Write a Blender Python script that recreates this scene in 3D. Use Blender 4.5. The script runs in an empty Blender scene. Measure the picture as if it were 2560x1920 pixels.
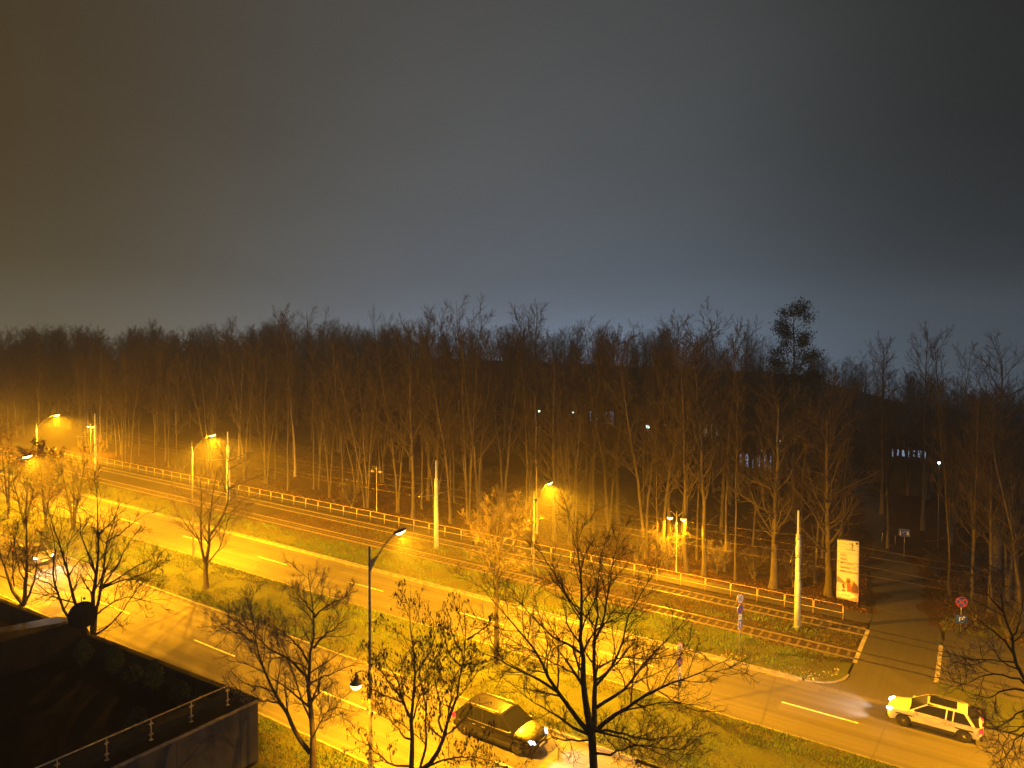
import bpy, math, random
import numpy as np
from mathutils import Vector, Matrix

# ---------------------------------------------------------------- frame of the place
# u runs up the street (to the left and away), v across it (to the right and away), the street climbs 3.6 % along u
CAM_H = 20.3
SL = 0.036
FPX, CX, CY, HOR = 1800.0, 1280.0, 960.0, 912.0
PITCH = math.atan((HOR - CY) / FPX)
_a = np.array([(-1510 - CX) / FPX, 1.0]); _a /= np.hypot(*_a)
D1 = _a; D2 = np.array([_a[1], -_a[0]])
SC = bpy.context.scene
COL = SC.collection

# ---------------------------------------------------------------- camera
cd = bpy.data.cameras.new('camera'); cam = bpy.data.objects.new('camera', cd); COL.objects.link(cam)
cam.location = (0, 0, CAM_H); cam.rotation_euler = (math.pi / 2 + PITCH, 0, 0)
cd.sensor_width = 36; cd.lens = 36 * FPX / 2560; cd.clip_start = 0.1; cd.clip_end = 3000
SC.camera = cam

# ---------------------------------------------------------------- night sky
SODIUM = (1.0, 0.385, 0.005)
LAMP_W = 80000; GLOBE_W = 7500; HEAD_W = 800
HAZE = 0.0019
w = bpy.data.worlds.new('World'); SC.world = w; w.use_nodes = True
nt = w.node_tree; nt.nodes.clear()
def N(t, typ, **k):
    n = t.nodes.new(typ)
    for a, b in k.items(): setattr(n, a, b)
    return n
wo = N(nt, 'ShaderNodeOutputWorld'); bg = N(nt, 'ShaderNodeBackground'); bg.inputs[1].default_value = 1.0
sky = N(nt, 'ShaderNodeTexSky', sky_type='NISHITA', sun_disc=False)
sky.sun_elevation = math.radians(-6); sky.sun_rotation = math.radians(0)
tc = N(nt, 'ShaderNodeTexCoord'); sep = N(nt, 'ShaderNodeSeparateXYZ'); nt.links.new(tc.outputs['Generated'], sep.inputs[0])
def ramp(t, src, stops, interp='EASE'):
    r = N(t, 'ShaderNodeValToRGB'); r.color_ramp.interpolation = interp
    e = r.color_ramp.elements
    while len(e) < len(stops): e.new(0.5)
    for el, (p, c) in zip(e, stops): el.position = p; el.color = (*c, 1) if len(c) == 3 else c
    t.links.new(src, r.inputs[0]); return r
def mapr(t, src, a, b, c=0.0, d=1.0):
    m = N(t, 'ShaderNodeMapRange'); t.links.new(src, m.inputs[0])
    for i, x in enumerate((a, b, c, d)): m.inputs[i + 1].default_value = x
    return m.outputs[0]
# city glow under low cloud: pale near the horizon, dull grey overhead, brown over the lit street, dark away from town
el = mapr(nt, sep.outputs['Z'], -0.1, 1.0)
elr = ramp(nt, el, [(0.0, (.46, .62, .88)), (0.12, (.32, .425, .585)), (0.20, (.134, .160, .197)), (0.34, (.103, .109, .115)), (0.55, (.074, .074, .072)), (1.0, (.046, .044, .042))], 'B_SPLINE')
az = mapr(nt, sep.outputs['X'], -0.7, 0.7)
azr = ramp(nt, az, [(0.0, (.62, .33, .05)), (0.17, (.78, .53, .24)), (0.34, (.96, .90, .80)), (0.5, (1, 1, 1)), (0.66, (.80, .86, .88)), (0.80, (.34, .36, .35)), (0.92, (.18, .195, .185)), (1.0, (.12, .13, .13))], 'B_SPLINE')
mul = N(nt, 'ShaderNodeMixRGB', blend_type='MULTIPLY'); mul.inputs[0].default_value = 1
nt.links.new(elr.outputs[0], mul.inputs[1]); nt.links.new(azr.outputs[0], mul.inputs[2])
nz = N(nt, 'ShaderNodeTexNoise'); nz.inputs['Scale'].default_value = 2.2; nz.inputs['Detail'].default_value = 4
mp = N(nt, 'ShaderNodeMapping'); mp.inputs['Scale'].default_value = (1, 1, 2.5)
nt.links.new(tc.outputs['Generated'], mp.inputs[0]); nt.links.new(mp.outputs[0], nz.inputs['Vector'])
cl = mapr(nt, nz.outputs['Fac'], 0.3, 0.7, 0.92, 1.08)
mul2 = N(nt, 'ShaderNodeMixRGB', blend_type='MULTIPLY'); mul2.inputs[0].default_value = 1
nt.links.new(mul.outputs[0], mul2.inputs[1]); nt.links.new(cl, mul2.inputs[2])
add = N(nt, 'ShaderNodeMixRGB', blend_type='ADD'); add.inputs[0].default_value = 0.02
nt.links.new(mul2.outputs[0], add.inputs[1]); nt.links.new(sky.outputs[0], add.inputs[2])
nt.links.new(add.outputs[0], bg.inputs[0]); nt.links.new(bg.outputs[0], wo.inputs[0])

# added low fill sun from behind the camera, whitens pale upright surfaces
sd = bpy.data.lights.new('fill_sun', 'SUN'); sd.energy = 0.42; sd.angle = math.radians(30); sd.color = (.93, .96, 1.0)
so = bpy.data.objects.new('fill_sun', sd); COL.objects.link(so); so.rotation_euler = (math.radians(79), 0, math.radians(14)); so.location = (0, -20, 60)

# ---------------------------------------------------------------- exposure and sampling
SC.render.engine = 'CYCLES'
SC.view_settings.view_transform = 'Standard'; SC.view_settings.look = 'None'
SC.view_settings.exposure = 0; SC.view_settings.gamma = 1; SC.view_settings.use_curve_mapping = False
cy = SC.cycles
cy.use_denoising = True; cy.max_bounces = 4; cy.diffuse_bounces = 2; cy.glossy_bounces = 2; cy.transmission_bounces = 4
cy.volume_bounces = 0; cy.transparent_max_bounces = 6; cy.sample_clamp_indirect = 3; cy.caustics_reflective = False; cy.caustics_refractive = False

# ---------------------------------------------------------------- geometry helpers
def terrain(u, v):
    """ground relief on top of the street's slope: the wood climbs away from the road, less so to the right"""
    u = np.asarray(u, float); v = np.asarray(v, float)
    k = np.clip((u + 10) / 90, 0, 1); k = k * k * (3 - 2 * k)
    d = np.clip(v - 66, 0, None)
    rise = (0.004 + 0.056 * k) * d * np.clip(d / 30, 0, 1)
    bump = 0.22 * np.clip((v - 64.5) / 4, 0, 1) * (np.sin(u * .31 + v * .17) + np.sin(u * .13 - v * .37 + 1.7) + np.sin(v * .23 + .5))
    return rise + bump
def W(u, v, h=0.0, t=True):
    p = u * D1 + v * D2
    return Vector((p[0], p[1], SL * u + h + (float(terrain(u, v)) if t else 0)))
def Wn(U, V, Hh):
    U, V, Hh = np.broadcast_arrays(np.asarray(U, float), np.asarray(V, float), np.asarray(Hh, float))
    return np.stack([U * D1[0] + V * D2[0], U * D1[1] + V * D2[1], SL * U + Hh + terrain(U, V)], -1)
def ray(x, y):
    d = np.array([(x - CX) / FPX, 1.0, -(y - CY) / FPX]); c, s = math.cos(PITCH), math.sin(PITCH)
    return np.array([d[0], c * d[1] - s * d[2], s * d[1] + c * d[2]])
def on_ground(x, y, h=0.0):
    """where the line of sight through a photo pixel meets the ground (plus h): (u, v)"""
    r = ray(x, y); ru = r[:2] @ D1; rv = r[:2] @ D2; z = 0.0
    for _ in range(12):
        t = (CAM_H - h - z) / (SL * ru - r[2]); z = 0.5 * z + 0.5 * float(terrain(t * ru, t * rv))
    return t * ru, t * rv
def at_v(x, y, v):
    """point where the line of sight meets the upright plane v = const"""
    r = ray(x, y); t = v / (r[:2] @ D2)
    return np.array([0, 0, CAM_H]) + t * r
def at_z(x, y, z):
    r = ray(x, y); t = (z - CAM_H) / r[2]; p = t * r[:2]
    return p @ D1, p @ D2
EU = Vector((D1[0], D1[1], SL)).normalized()      # up the street
EV = Vector((D2[0], D2[1], 0))                    # across it
HEAD = math.atan2(-D1[1], -D1[0])                 # heading of travel down the street (-u)

def me_np(name, V, F, mat=None, uv=None, attr=None, smooth=False):
    me = bpy.data.meshes.new(name); V = np.asarray(V, np.float32).reshape(-1, 3); F = np.asarray(F, np.int32); n, k = F.shape
    me.vertices.add(len(V)); me.vertices.foreach_set('co', V.ravel())
    me.loops.add(n * k); me.loops.foreach_set('vertex_index', F.ravel())
    me.polygons.add(n); me.polygons.foreach_set('loop_start', np.arange(0, n * k, k, dtype=np.int32))
    me.polygons.foreach_set('loop_total', np.full(n, k, np.int32))
    if smooth: me.polygons.foreach_set('use_smooth', np.ones(n, bool))
    if uv is not None:
        l = me.uv_layers.new(name='UVMap'); l.data.foreach_set('uv', np.asarray(uv, np.float32)[F.ravel()].ravel())
    if attr is not None:
        a = me.attributes.new('tint', 'FLOAT', 'POINT'); a.data.foreach_set('value', np.asarray(attr, np.float32))
    me.update(); me.validate()
    if mat: me.materials.append(mat)
    return me
def ob(name, me, parent=None, loc=None, rot=None, label=None, cat=None, group=None, kind=None):
    o = bpy.data.objects.new(name, me); COL.objects.link(o)
    if parent: o.parent = parent
    if loc is not None: o.location = loc
    if rot is not None: o.rotation_euler = rot
    tag(o, label, cat, group, kind); return o
def tag(o, label=None, cat=None, group=None, kind=None):
    if label: o['label'] = label
    if cat: o['category'] = cat
    if group: o['group'] = group
    if kind: o['kind'] = kind
    return o
def thing(name, label, cat, loc=(0, 0, 0), rz=0.0, group=None):
    return ob(name, None, None, loc, (0, 0, rz), label, cat, group)

class MB:
    """collects simple shapes into one mesh"""
    def __init__(s): s.v = []; s.f = []
    def add(s, V, F):
        o = len(s.v); s.v += [tuple(p) for p in V]; s.f += [tuple(i + o for i in f) for f in F]; return s
    def box(s, x0, x1, y0, y1, z0, z1):
        return s.add([(x0, y0, z0), (x1, y0, z0), (x1, y1, z0), (x0, y1, z0), (x0, y0, z1), (x1, y0, z1), (x1, y1, z1), (x0, y1, z1)],
                     [(0, 3, 2, 1), (4, 5, 6, 7), (0, 1, 5, 4), (1, 2, 6, 5), (2, 3, 7, 6), (3, 0, 4, 7)])
    def tube(s, pts, r, n=8, closed=False, caps=True):
        pts = [Vector(p) for p in pts]; m = len(pts); rr = r if hasattr(r, '__len__') else [r] * m; V = []; F = []
        up = None
        for i, p in enumerate(pts):
            a = pts[(i - 1) % m] if (closed or i) else p; b = pts[(i + 1) % m] if (closed or i < m - 1) else p
            t = (b - a).normalized()
            if up is None: up = Vector((0, 0, 1)) if abs(t.z) < .9 else Vector((1, 0, 0))
            x = t.cross(up).normalized(); y = x.cross(t); up = y
            for k in range(n):
                q = 2 * math.pi * k / n; V.append(p + (x * math.cos(q) + y * math.sin(q)) * rr[i])
        for i in range(m if closed else m - 1):
            j = (i + 1) % m
            for k in range(n): F.append((i * n + k, i * n + (k + 1) % n, j * n + (k + 1) % n, j * n + k))
        if caps and not closed: F += [tuple(range(n))[::-1], tuple((m - 1) * n + k for k in range(n))]
        return s.add(V, F)
    def lathe(s, prof, n=16, c=(0, 0, 0)):
        V = []; F = []
        for r, z in prof:
            for k in range(n):
                q = 2 * math.pi * k / n; V.append((c[0] + r * math.cos(q), c[1] + r * math.sin(q), c[2] + z))
        for i in range(len(prof) - 1):
            for k in range(n): F.append((i * n + k, i * n + (k + 1) % n, (i + 1) * n + (k + 1) % n, (i + 1) * n + k))
        F += [tuple(range(n))[::-1], tuple((len(prof) - 1) * n + k for k in range(n))]
        return s.add(V, F)
    def disc(s, c, r, nrm, n=24, r2=0.0, sx=1.0):
        nrm = Vector(nrm).normalized(); up = Vector((0, 0, 1)) if abs(nrm.z) < .9 else Vector((1, 0, 0))
        x = up.cross(nrm).normalized(); y = nrm.cross(x); c = Vector(c)
        P = lambda R: [c + (x * math.cos(2 * math.pi * k / n) * sx + y * math.sin(2 * math.pi * k / n)) * R for k in range(n)]
        if r2: return s.add(P(r) + P(r2), [(k, (k + 1) % n, n + (k + 1) % n, n + k) for k in range(n)])
        return s.add(P(r), [tuple(range(n))])
    def prism(s, pts, y0, y1):
        """outline in x,z pushed along y"""
        n = len(pts); V = [(x, y0, z) for x, z in pts] + [(x, y1, z) for x, z in pts]
        return s.add(V, [tuple(range(n)), tuple(range(n, 2 * n))[::-1]] + [(k, n + k, n + (k + 1) % n, (k + 1) % n) for k in range(n)])
    def mesh(s, name, mat, smooth=False):
        me = bpy.data.meshes.new(name); me.from_pydata([tuple(p) for p in s.v], [], s.f); me.update()
        import bmesh
        b = bmesh.new(); b.from_mesh(me); bmesh.ops.recalc_face_normals(b, faces=b.faces); b.to_mesh(me); b.free()
        if mat: me.materials.append(mat)
        if smooth: me.polygons.foreach_set('use_smooth', [True] * len(me.polygons))
        return me
    def build(s, name, mat, parent=None, smooth=False, bevel=0.0, **k):
        o = ob(name, s.mesh(name, mat, smooth), parent, **k)
        if bevel:
            b = o.modifiers.new('bevel', 'BEVEL'); b.width = bevel; b.segments = 2; b.limit_method = 'ANGLE'; b.angle_limit = math.radians(35)
        return o

# ---------------------------------------------------------------- materials
MATS = {}
def new_mat(name, rough=0.8, metal=0.0, spec=None):
    m = bpy.data.materials.new(name); m.use_nodes = True; t = m.node_tree; b = t.nodes['Principled BSDF']
    b.inputs['Roughness'].default_value = rough; b.inputs['Metallic'].default_value = metal
    if spec is not None: b.inputs['Specular IOR Level'].default_value = spec
    return m, t, b
def noise(t, scale, detail=4, coord=None, rough=0.55, dist=0.0, stretch=None):
    n = N(t, 'ShaderNodeTexNoise'); n.inputs['Scale'].default_value = scale; n.inputs['Detail'].default_value = detail
    n.inputs['Roughness'].default_value = rough; n.inputs['Distortion'].default_value = dist
    if coord is not None:
        if stretch:
            m = N(t, 'ShaderNodeMapping'); m.inputs['Scale'].default_value = stretch; t.links.new(coord, m.inputs[0]); coord = m.outputs[0]
        t.links.new(coord, n.inputs['Vector'])
    return n.outputs['Fac']
def mix(t, fac, a, b, mode='MIX'):
    m = N(t, 'ShaderNodeMixRGB', blend_type=mode)
    for i, x in ((0, fac), (1, a), (2, b)):
        if isinstance(x, (int, float)): m.inputs[i].default_value = x
        elif isinstance(x, tuple): m.inputs[i].default_value = (*x, 1)
        else: t.links.new(x, m.inputs[i])
    return m.outputs[0]
def bump(t, b, h, strength=0.4, dist=0.02):
    n = N(t, 'ShaderNodeBump'); n.inputs['Strength'].default_value = strength; n.inputs['Distance'].default_value = dist
    t.links.new(h, n.inputs['Height']); t.links.new(n.outputs[0], b.inputs['Normal'])
def coords(t, kind='Object'):
    return N(t, 'ShaderNodeTexCoord').outputs[kind]
def plain(name, col, rough=0.6, metal=0.0, var=0.12, scale=9.0, bmp=0.0):
    """painted or moulded surface with faint grime so that it is never perfectly even"""
    if name in MATS: return MATS[name]
    m, t, b = new_mat(name, rough, metal); c = coords(t)
    f = noise(t, scale, 5, c); dk = tuple(x * (1 - 2.2 * var) for x in col); lt = tuple(min(1, x * (1 + var)) for x in col)
    r = ramp(t, f, [(0.3, dk), (0.62, lt)], 'LINEAR'); t.links.new(r.outputs[0], b.inputs['Base Color'])
    t.links.new(mapr(t, f, 0.3, 0.7, min(1, rough + .1), max(.02, rough - .06)), b.inputs['Roughness'])
    if bmp: bump(t, b, f, bmp)
    MATS[name] = m; return m
def glow(name, col, strength):
    if name in MATS: return MATS[name]
    m = bpy.data.materials.new(name); m.use_nodes = True; t = m.node_tree; t.nodes.clear()
    o = N(t, 'ShaderNodeOutputMaterial'); e = N(t, 'ShaderNodeEmission'); e.inputs[0].default_value = (*col, 1); e.inputs[1].default_value = strength
    t.links.new(e.outputs[0], o.inputs[0]); MATS[name] = m; return m

def m_asphalt(name, base, lane=None, worn=1.0):
    m, t, b = new_mat(name, 0.8, 0, 0.35); c = coords(t, 'UV')
    fine = noise(t, 9, 6, c, 0.7); big = noise(t, 0.16, 5, c, 0.6, 0.3); streak = noise(t, 1.0, 4, c, 0.6, 0, (0.03, 2.2, 1)); grit = noise(t, 60, 2, c)
    k = tuple(x * .62 for x in base); l = tuple(x * 1.35 for x in base)
    col = ramp(t, fine, [(0.3, k), (0.72, l)], 'LINEAR').outputs[0]
    col = mix(t, mapr(t, big, 0.35, 0.68, 0, 0.75), col, tuple(x * .68 for x in base))
    col = mix(t, mapr(t, streak, 0.42, 0.66, 0, 0.5 * worn), col, tuple(x * 1.5 for x in base))
    col = mix(t, mapr(t, grit, 0.58, 0.8, 0, 0.35), col, tuple(min(1, x * 2.2) for x in base))
    if lane is not None:                          # paler tyre paths, darker oil line between them
        sp = N(t, 'ShaderNodeSeparateXYZ'); t.links.new(c, sp.inputs[0]); wv = N(t, 'ShaderNodeMath', operation='MULTIPLY_ADD'); wv.inputs[1].default_value = 2 * math.pi / 1.93; wv.inputs[2].default_value = lane; t.links.new(sp.outputs['Y'], wv.inputs[0])
        sn = N(t, 'ShaderNodeMath', operation='SINE'); t.links.new(wv.outputs[0], sn.inputs[0]); ml = N(t, 'ShaderNodeMath', operation='MULTIPLY'); t.links.new(sn.outputs[0], ml.inputs[0]); t.links.new(big, ml.inputs[1])
        col = mix(t, mapr(t, ml.outputs[0], .1, .55, 0, .45), col, tuple(x * .6 for x in base))
    # cracks and old seams
    vo = N(t, 'ShaderNodeTexVoronoi', feature='DISTANCE_TO_EDGE'); vo.inputs['Scale'].default_value = 0.17
    mp = N(t, 'ShaderNodeMapping'); mp.inputs['Scale'].default_value = (0.55, 1.0, 1); t.links.new(c, mp.inputs[0])
    wob = mix(t, 0.06, mp.outputs[0], N(t, 'ShaderNodeTexNoise').outputs['Color'], 'ADD'); t.links.new(wob, vo.inputs['Vector'])
    col = mix(t, mapr(t, vo.outputs['Distance'], 0.0, 0.005, 0.55, 0), col, tuple(x * .35 for x in base))
    # filled patches
    pv = N(t, 'ShaderNodeTexVoronoi', feature='F1', distance='CHEBYCHEV'); pv.inputs['Scale'].default_value = 0.11; t.links.new(c, pv.inputs['Vector'])
    pm = N(t, 'ShaderNodeSeparateXYZ'); t.links.new(pv.outputs['Color'], pm.inputs[0])
    pk = mapr(t, pm.outputs['X'], 0.78, 0.79, 0, 0.5)
    col = mix(t, pk, col, tuple(x * .6 for x in base))
    t.links.new(col, b.inputs['Base Color']); bump(t, b, fine, 0.35, 0.01)
    t.links.new(mapr(t, streak, 0.4, 0.7, 0.86, 0.68), b.inputs['Roughness'])
    return m
def m_ground(name, cols, s1=0.5, s2=7.0, bs=0.7, bd=0.05):
    m, t, b = new_mat(name, 0.95, 0, 0.1); c = coords(t, 'UV')
    f1 = noise(t, s1, 6, c, 0.65, 0.4); f2 = noise(t, s2, 6, c, 0.75); f3 = noise(t, 32, 3, c, 0.7)
    k = mix(t, 0.55, f1, f2, 'MIX')
    col = ramp(t, k, [(0.30 + 0.40 * i / (len(cols) - 1), x) for i, x in enumerate(cols)], 'LINEAR').outputs[0]
    col = mix(t, mapr(t, f3, 0.35, 0.65, 0.0, 0.6), col, cols[0])
    t.links.new(col, b.inputs['Base Color']); bump(t, b, f2, bs, bd); return m
def m_tint(name, stops, rough=0.8):
    m, t, b = new_mat(name, rough, 0, 0.15); a = N(t, 'ShaderNodeAttribute', attribute_name='tint')
    t.links.new(ramp(t, a.outputs['Fac'], stops, 'LINEAR').outputs[0], b.inputs['Base Color']); return m
def m_bark(name, dark, light, ring=False):
    m, t, b = new_mat(name, 0.9, 0, 0.1); c = coords(t)
    f = noise(t, 3.0, 6, c, 0.7, 0.3, (3, 3, 0.7)); g = noise(t, 1.0, 3, c)
    col = ramp(t, f, [(0.32, dark), (0.66, light)], 'LINEAR').outputs[0]
    if ring:
        r = noise(t, 2.2, 4, c, 0.6, 0, (1.5, 1.5, 7)); col = mix(t, mapr(t, r, 0.56, 0.62, 0, 0.9), col, (.02, .018, .015))
    col = mix(t, mapr(t, g, 0.4, 0.7, 0, 0.35), col, (.05, .055, .025))
    t.links.new(col, b.inputs['Base Color']); bump(t, b, f, 0.6, 0.03); return m
M = dict(
    road=m_asphalt('road_asphalt', (.108, .103, .096), lane=1.1), side=m_asphalt('side_road_asphalt', (.078, .076, .072), worn=.4), path=m_asphalt('path_asphalt', (.075, .070, .064), worn=.2),
    grass=m_ground('grass_soil', [(.042, .034, .013), (.068, .080, .020), (.092, .122, .028), (.125, .13, .042)]),
    litter=m_ground('leaf_litter_soil', [(.022, .013, .008), (.060, .030, .014), (.105, .055, .024), (.07, .045, .02)], .8, 10),
    ballast=m_ground('track_ballast', [(.025, .020, .014), (.055, .045, .030), (.085, .068, .045), (.060, .058, .026)], .5, 14, .9, .08),
    blade=m_tint('grass_blades', [(0, (.085, .045, .014)), (.3, (.125, .11, .027)), (.6, (.085, .150, .025)), (1, (.17, .23, .05))]),
    leaf=m_tint('fallen_leaves', [(0, (.030, .014, .007)), (.4, (.10, .045, .016)), (.75, (.17, .085, .030)), (1, (.26, .16, .075))], .6),
    dryleaf=m_tint('dry_leaves', [(0, (.10, .045, .014)), (1, (.30, .17, .05))], .6),
    seed=m_tint('seed_clusters', [(0, (.040, .016, .008)), (1, (.11, .05, .022))], .8),
    bark=m_bark('street_tree_bark', (.030, .024, .016), (.085, .068, .046)), barkd=m_bark('dark_bark', (.018, .015, .011), (.050, .042, .030)),  # second: darker copy, the big foreground tree's unlit side put into the colour
    barkf=m_bark('forest_bark', (.060, .050, .035), (.165, .140, .098)), birch=m_bark('birch_bark', (.22, .20, .17), (.55, .52, .46), True),
    twig=plain('forest_twigs', (.074, .060, .038), .9), twigs=plain('street_twigs', (.055, .040, .026), .9), twig_lit=plain('lit_twigs', (.17, .14, .10), .9),  # last: lighter copy, lamplight on the twigs put into the colour
    evergreen=m_tint('evergreen_needles', [(0, (.012, .020, .010)), (1, (.040, .055, .022))]),
    kerb=plain('kerb_concrete', (.205, .195, .175), .9, 0, .25, 3, .3), conc=plain('pale_concrete', (.42, .40, .36), .9, 0, .2, 2, .3), sleeper=plain('sleeper_concrete', (.125, .10, .072), .9, 0, .3, 3),
    paint=plain('road_paint', (.70, .69, .64), .7, 0, .16, 4), rail=plain('rail_steel', (.30, .27, .23), .38, .55, .15, 3), groove=plain('rail_groove', (.012, .011, .010), .8), darkrail=plain('grooved_rail', (.009, .008, .007), .7, 0, .2, 3),
    fence=plain('yellow_fence_paint', (.62, .50, .20), .45, 0, .12, 6), mast=plain('pale_blue_mast_paint', (.52, .64, .80), .5, 0, .10, 2), mastfoot=plain('mast_foot', (.22, .25, .28), .7),
    pole=plain('lamp_pole_grey', (.17, .165, .15), .5, .3, .2, 4), housing=plain('lamp_housing', (.10, .10, .095), .4, .4), wire=plain('wire_copper', (.20, .17, .14), .4, .8),
    galv=plain('galvanised_steel', (.45, .45, .44), .45, .7, .1), white=plain('sign_white', (.80, .80, .78), .4, 0, .05), red=plain('sign_red', (.55, .03, .025), .4, 0, .05), blue=plain('sign_blue', (.02, .09, .48), .4, 0, .05), cloth=plain('banner_cloth', (.60, .61, .64), .7, 0, .05), black=plain('sign_black', (.012, .012, .014), .5, 0, .05),
    lens=glow('sodium_lens', (1.0, .60, .14), 26), globe=glow('sodium_globe', (1.0, .55, .12), 13), deadglobe=plain('unlit_globe', (.55, .52, .45), .4),
    led=glow('headlight_white', (.88, .94, 1.0), 16), tail=glow('tail_light_red', (1.0, .03, .02), 3.0), amber=glow('amber_light', (1.0, .3, .02), 2.0),
    farlamp=glow('cold_white_lamp', (.75, 1.0, .95), 9), farwin=glow('cold_window', (.55, .70, 1.0), .5), warmwin=glow('warm_window', (1.0, .72, .42), .5),
    wall=plain('building_render', (.048, .050, .064), .85, 0, .12, 1.5, .2), slab=plain('roof_felt', (.012, .014, .012), .85, 0, .2, 1.2), deck=plain('terrace_deck', (.005, .005, .005), .9, 0, .2, 2), cap=plain('metal_capping', (.16, .15, .15), .5, .3, .1), panel=plain('parapet_panel', (.030, .030, .026), .7, 0, .15, 1), steel=plain('brushed_steel', (.50, .48, .46), .35, .8, .1), dark=plain('dark_paint', (.014, .013, .012), .6, 0, .2), pot=plain('planter', (.03, .026, .024), .8),
)
for k_ in ('deck', 'slab', 'dark', 'panel', 'wall', 'pot'): M[k_].node_tree.nodes['Principled BSDF'].inputs['Specular IOR Level'].default_value = .03   # dull: specular cut to keep lamp glare off them
M['wall'].node_tree.nodes['Principled BSDF'].inputs['Roughness'].default_value = .95
def m_glass(name, tint, rough=0.05):
    m, t, b = new_mat(name, rough, 0, 0.5); b.inputs['Base Color'].default_value = (*tint, 1); b.inputs['Alpha'].default_value = 0.16; return m
M['pane'] = m_glass('balustrade_glass', (.05, .06, .06))
def m_car(name, col, metal):
    m, t, b = new_mat(name, .32, metal); b.inputs['Coat Weight'].default_value = .25; b.inputs['Coat Roughness'].default_value = .15; b.inputs['Specular IOR Level'].default_value = .3; c = coords(t)
    f = noise(t, 2.5, 6, c); g = noise(t, 40, 2, c); z = N(t, 'ShaderNodeSeparateXYZ'); t.links.new(c, z.inputs[0])
    cc = mix(t, mapr(t, f, .35, .7, 0, .25), col, tuple(x * .75 for x in col))
    cc = mix(t, mapr(t, z.outputs['Z'], .75, .2, 0, .5), cc, tuple(.4 * x + .02 for x in col))     # road dirt low on the doors
    t.links.new(cc, b.inputs['Base Color']); t.links.new(mapr(t, g, .3, .7, .22, .42), b.inputs['Roughness']); return m
M['car_dark'] = m_car('dark_car_paint', (.016, .015, .015), 0); M['car_white'] = m_car('cream_car_paint', (.72, .68, .60), 0); M['car_grey'] = m_car('grey_car_paint', (.22, .22, .23), .5)
M['carglass'] = plain('car_glass', (.010, .011, .013), .06, 0, .05); M['tyre'] = plain('tyre_rubber', (.018, .017, .016), .9); M['rim'] = plain('alloy_rim', (.38, .37, .36), .35, .9); M['trim'] = plain('black_plastic', (.02, .02, .02), .6)

# ================================================================ SETTING
RZ = math.atan2(D1[1], D1[0])                     # local X up the street, local Y towards the camera's side
def frame(u, v, h=0.0, yaw=0.0):
    """matrix at a street point: X up the street along its slope, Y = -v, Z up from the surface"""
    X = EU; Y = -EV; Z = X.cross(Y)
    m = Matrix((X, Y, Z)).transposed().to_4x4(); m.translation = W(u, v, h)
    return m @ Matrix.Rotation(yaw, 4, 'Z')
def put(o, m): o.matrix_world = m; return o
def sheet(name, us, vs, h, mat, parent=None, kind='structure', hfun=None):
    us = np.asarray(us, float); vs = np.asarray(vs, float); U, V = np.meshgrid(us, vs, indexing='ij')
    Hh = np.full(U.shape, h, float) if hfun is None else hfun(U, V)
    n, m = U.shape; i = np.arange(n * m).reshape(n, m)
    F = np.stack([i[:-1, :-1], i[:-1, 1:], i[1:, 1:], i[1:, :-1]], -1).reshape(-1, 4)
    o = ob(name, me_np(name, Wn(U, V, Hh), F, mat, np.stack([U, V], -1).reshape(-1, 2), smooth=True), parent)
    if kind and not parent: o['kind'] = kind
    return o
def lin(a, b, step): return np.linspace(a, b, max(2, int(round(abs(b - a) / step)) + 1))

# one sheet of earth under everything, out past the far side of the wood
gu = np.concatenate([lin(-180, -40, 20), lin(-36, 150, 3), lin(160, 320, 20)])
gv = np.concatenate([lin(-60, 55, 23), [60, 63.4], lin(64.2, 130, 2.6), lin(136, 310, 12)])
sheet('ground', gu, gv, 0, M['litter'], hfun=lambda U, V: np.where(V < 63.8, -0.16, 0.0))
# carriageways
near_road = sheet('road', lin(-90, 300, 6), [25.2, 27, 29, 31, 33.05], 0.0, M['road'])
far_road = sheet('road', lin(-90, 300, 6), [40.3, 42, 44, 46, 47.85], 0.0, M['road'])
# verge, median, strip beside the tracks: raised lawns behind kerbs
def lumps(h0, a=0.05): return lambda U, V: h0 + a * (np.sin(U * .9 + V * 1.7) * np.sin(U * .37 - V * .9) + .6 * np.sin(U * .21 + 1) * np.sin(V * 1.3))
sheet('grass_verge', lin(-90, 300, 2.5), lin(-55, 25.08, 2.2), 0, M['grass'], hfun=lumps(.07, .03))
sheet('grass_median', lin(-90, 300, 1.5), np.concatenate([[33.18], lin(33.5, 39.9, .8), [40.18]]), 0, M['grass'], hfun=lambda U, V: lumps(.10)(U, V) * 1 + .10 * np.sin(np.pi * np.clip((V - 33.2) / 7, 0, 1)))
sheet('grass_strip', lin(8.6, 300, 1.5), np.concatenate([[47.98], lin(48.4, 52.7, .7)]), 0, M['grass'], hfun=lambda U, V: lumps(.07, .03)(U, V) - .15 * np.clip((V - 51.5) / 1.2, 0, 1))
sheet('grass_strip', lin(-90, -.75, 2), lin(47.98, 52.7, .9), 0, M['grass'], hfun=lumps(.06, .03))
sheet('grass_strip', lin(-.75, 1.72, .6), lin(50.3, 52.7, .8), 0, M['grass'], hfun=lumps(.05, .02))
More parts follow.
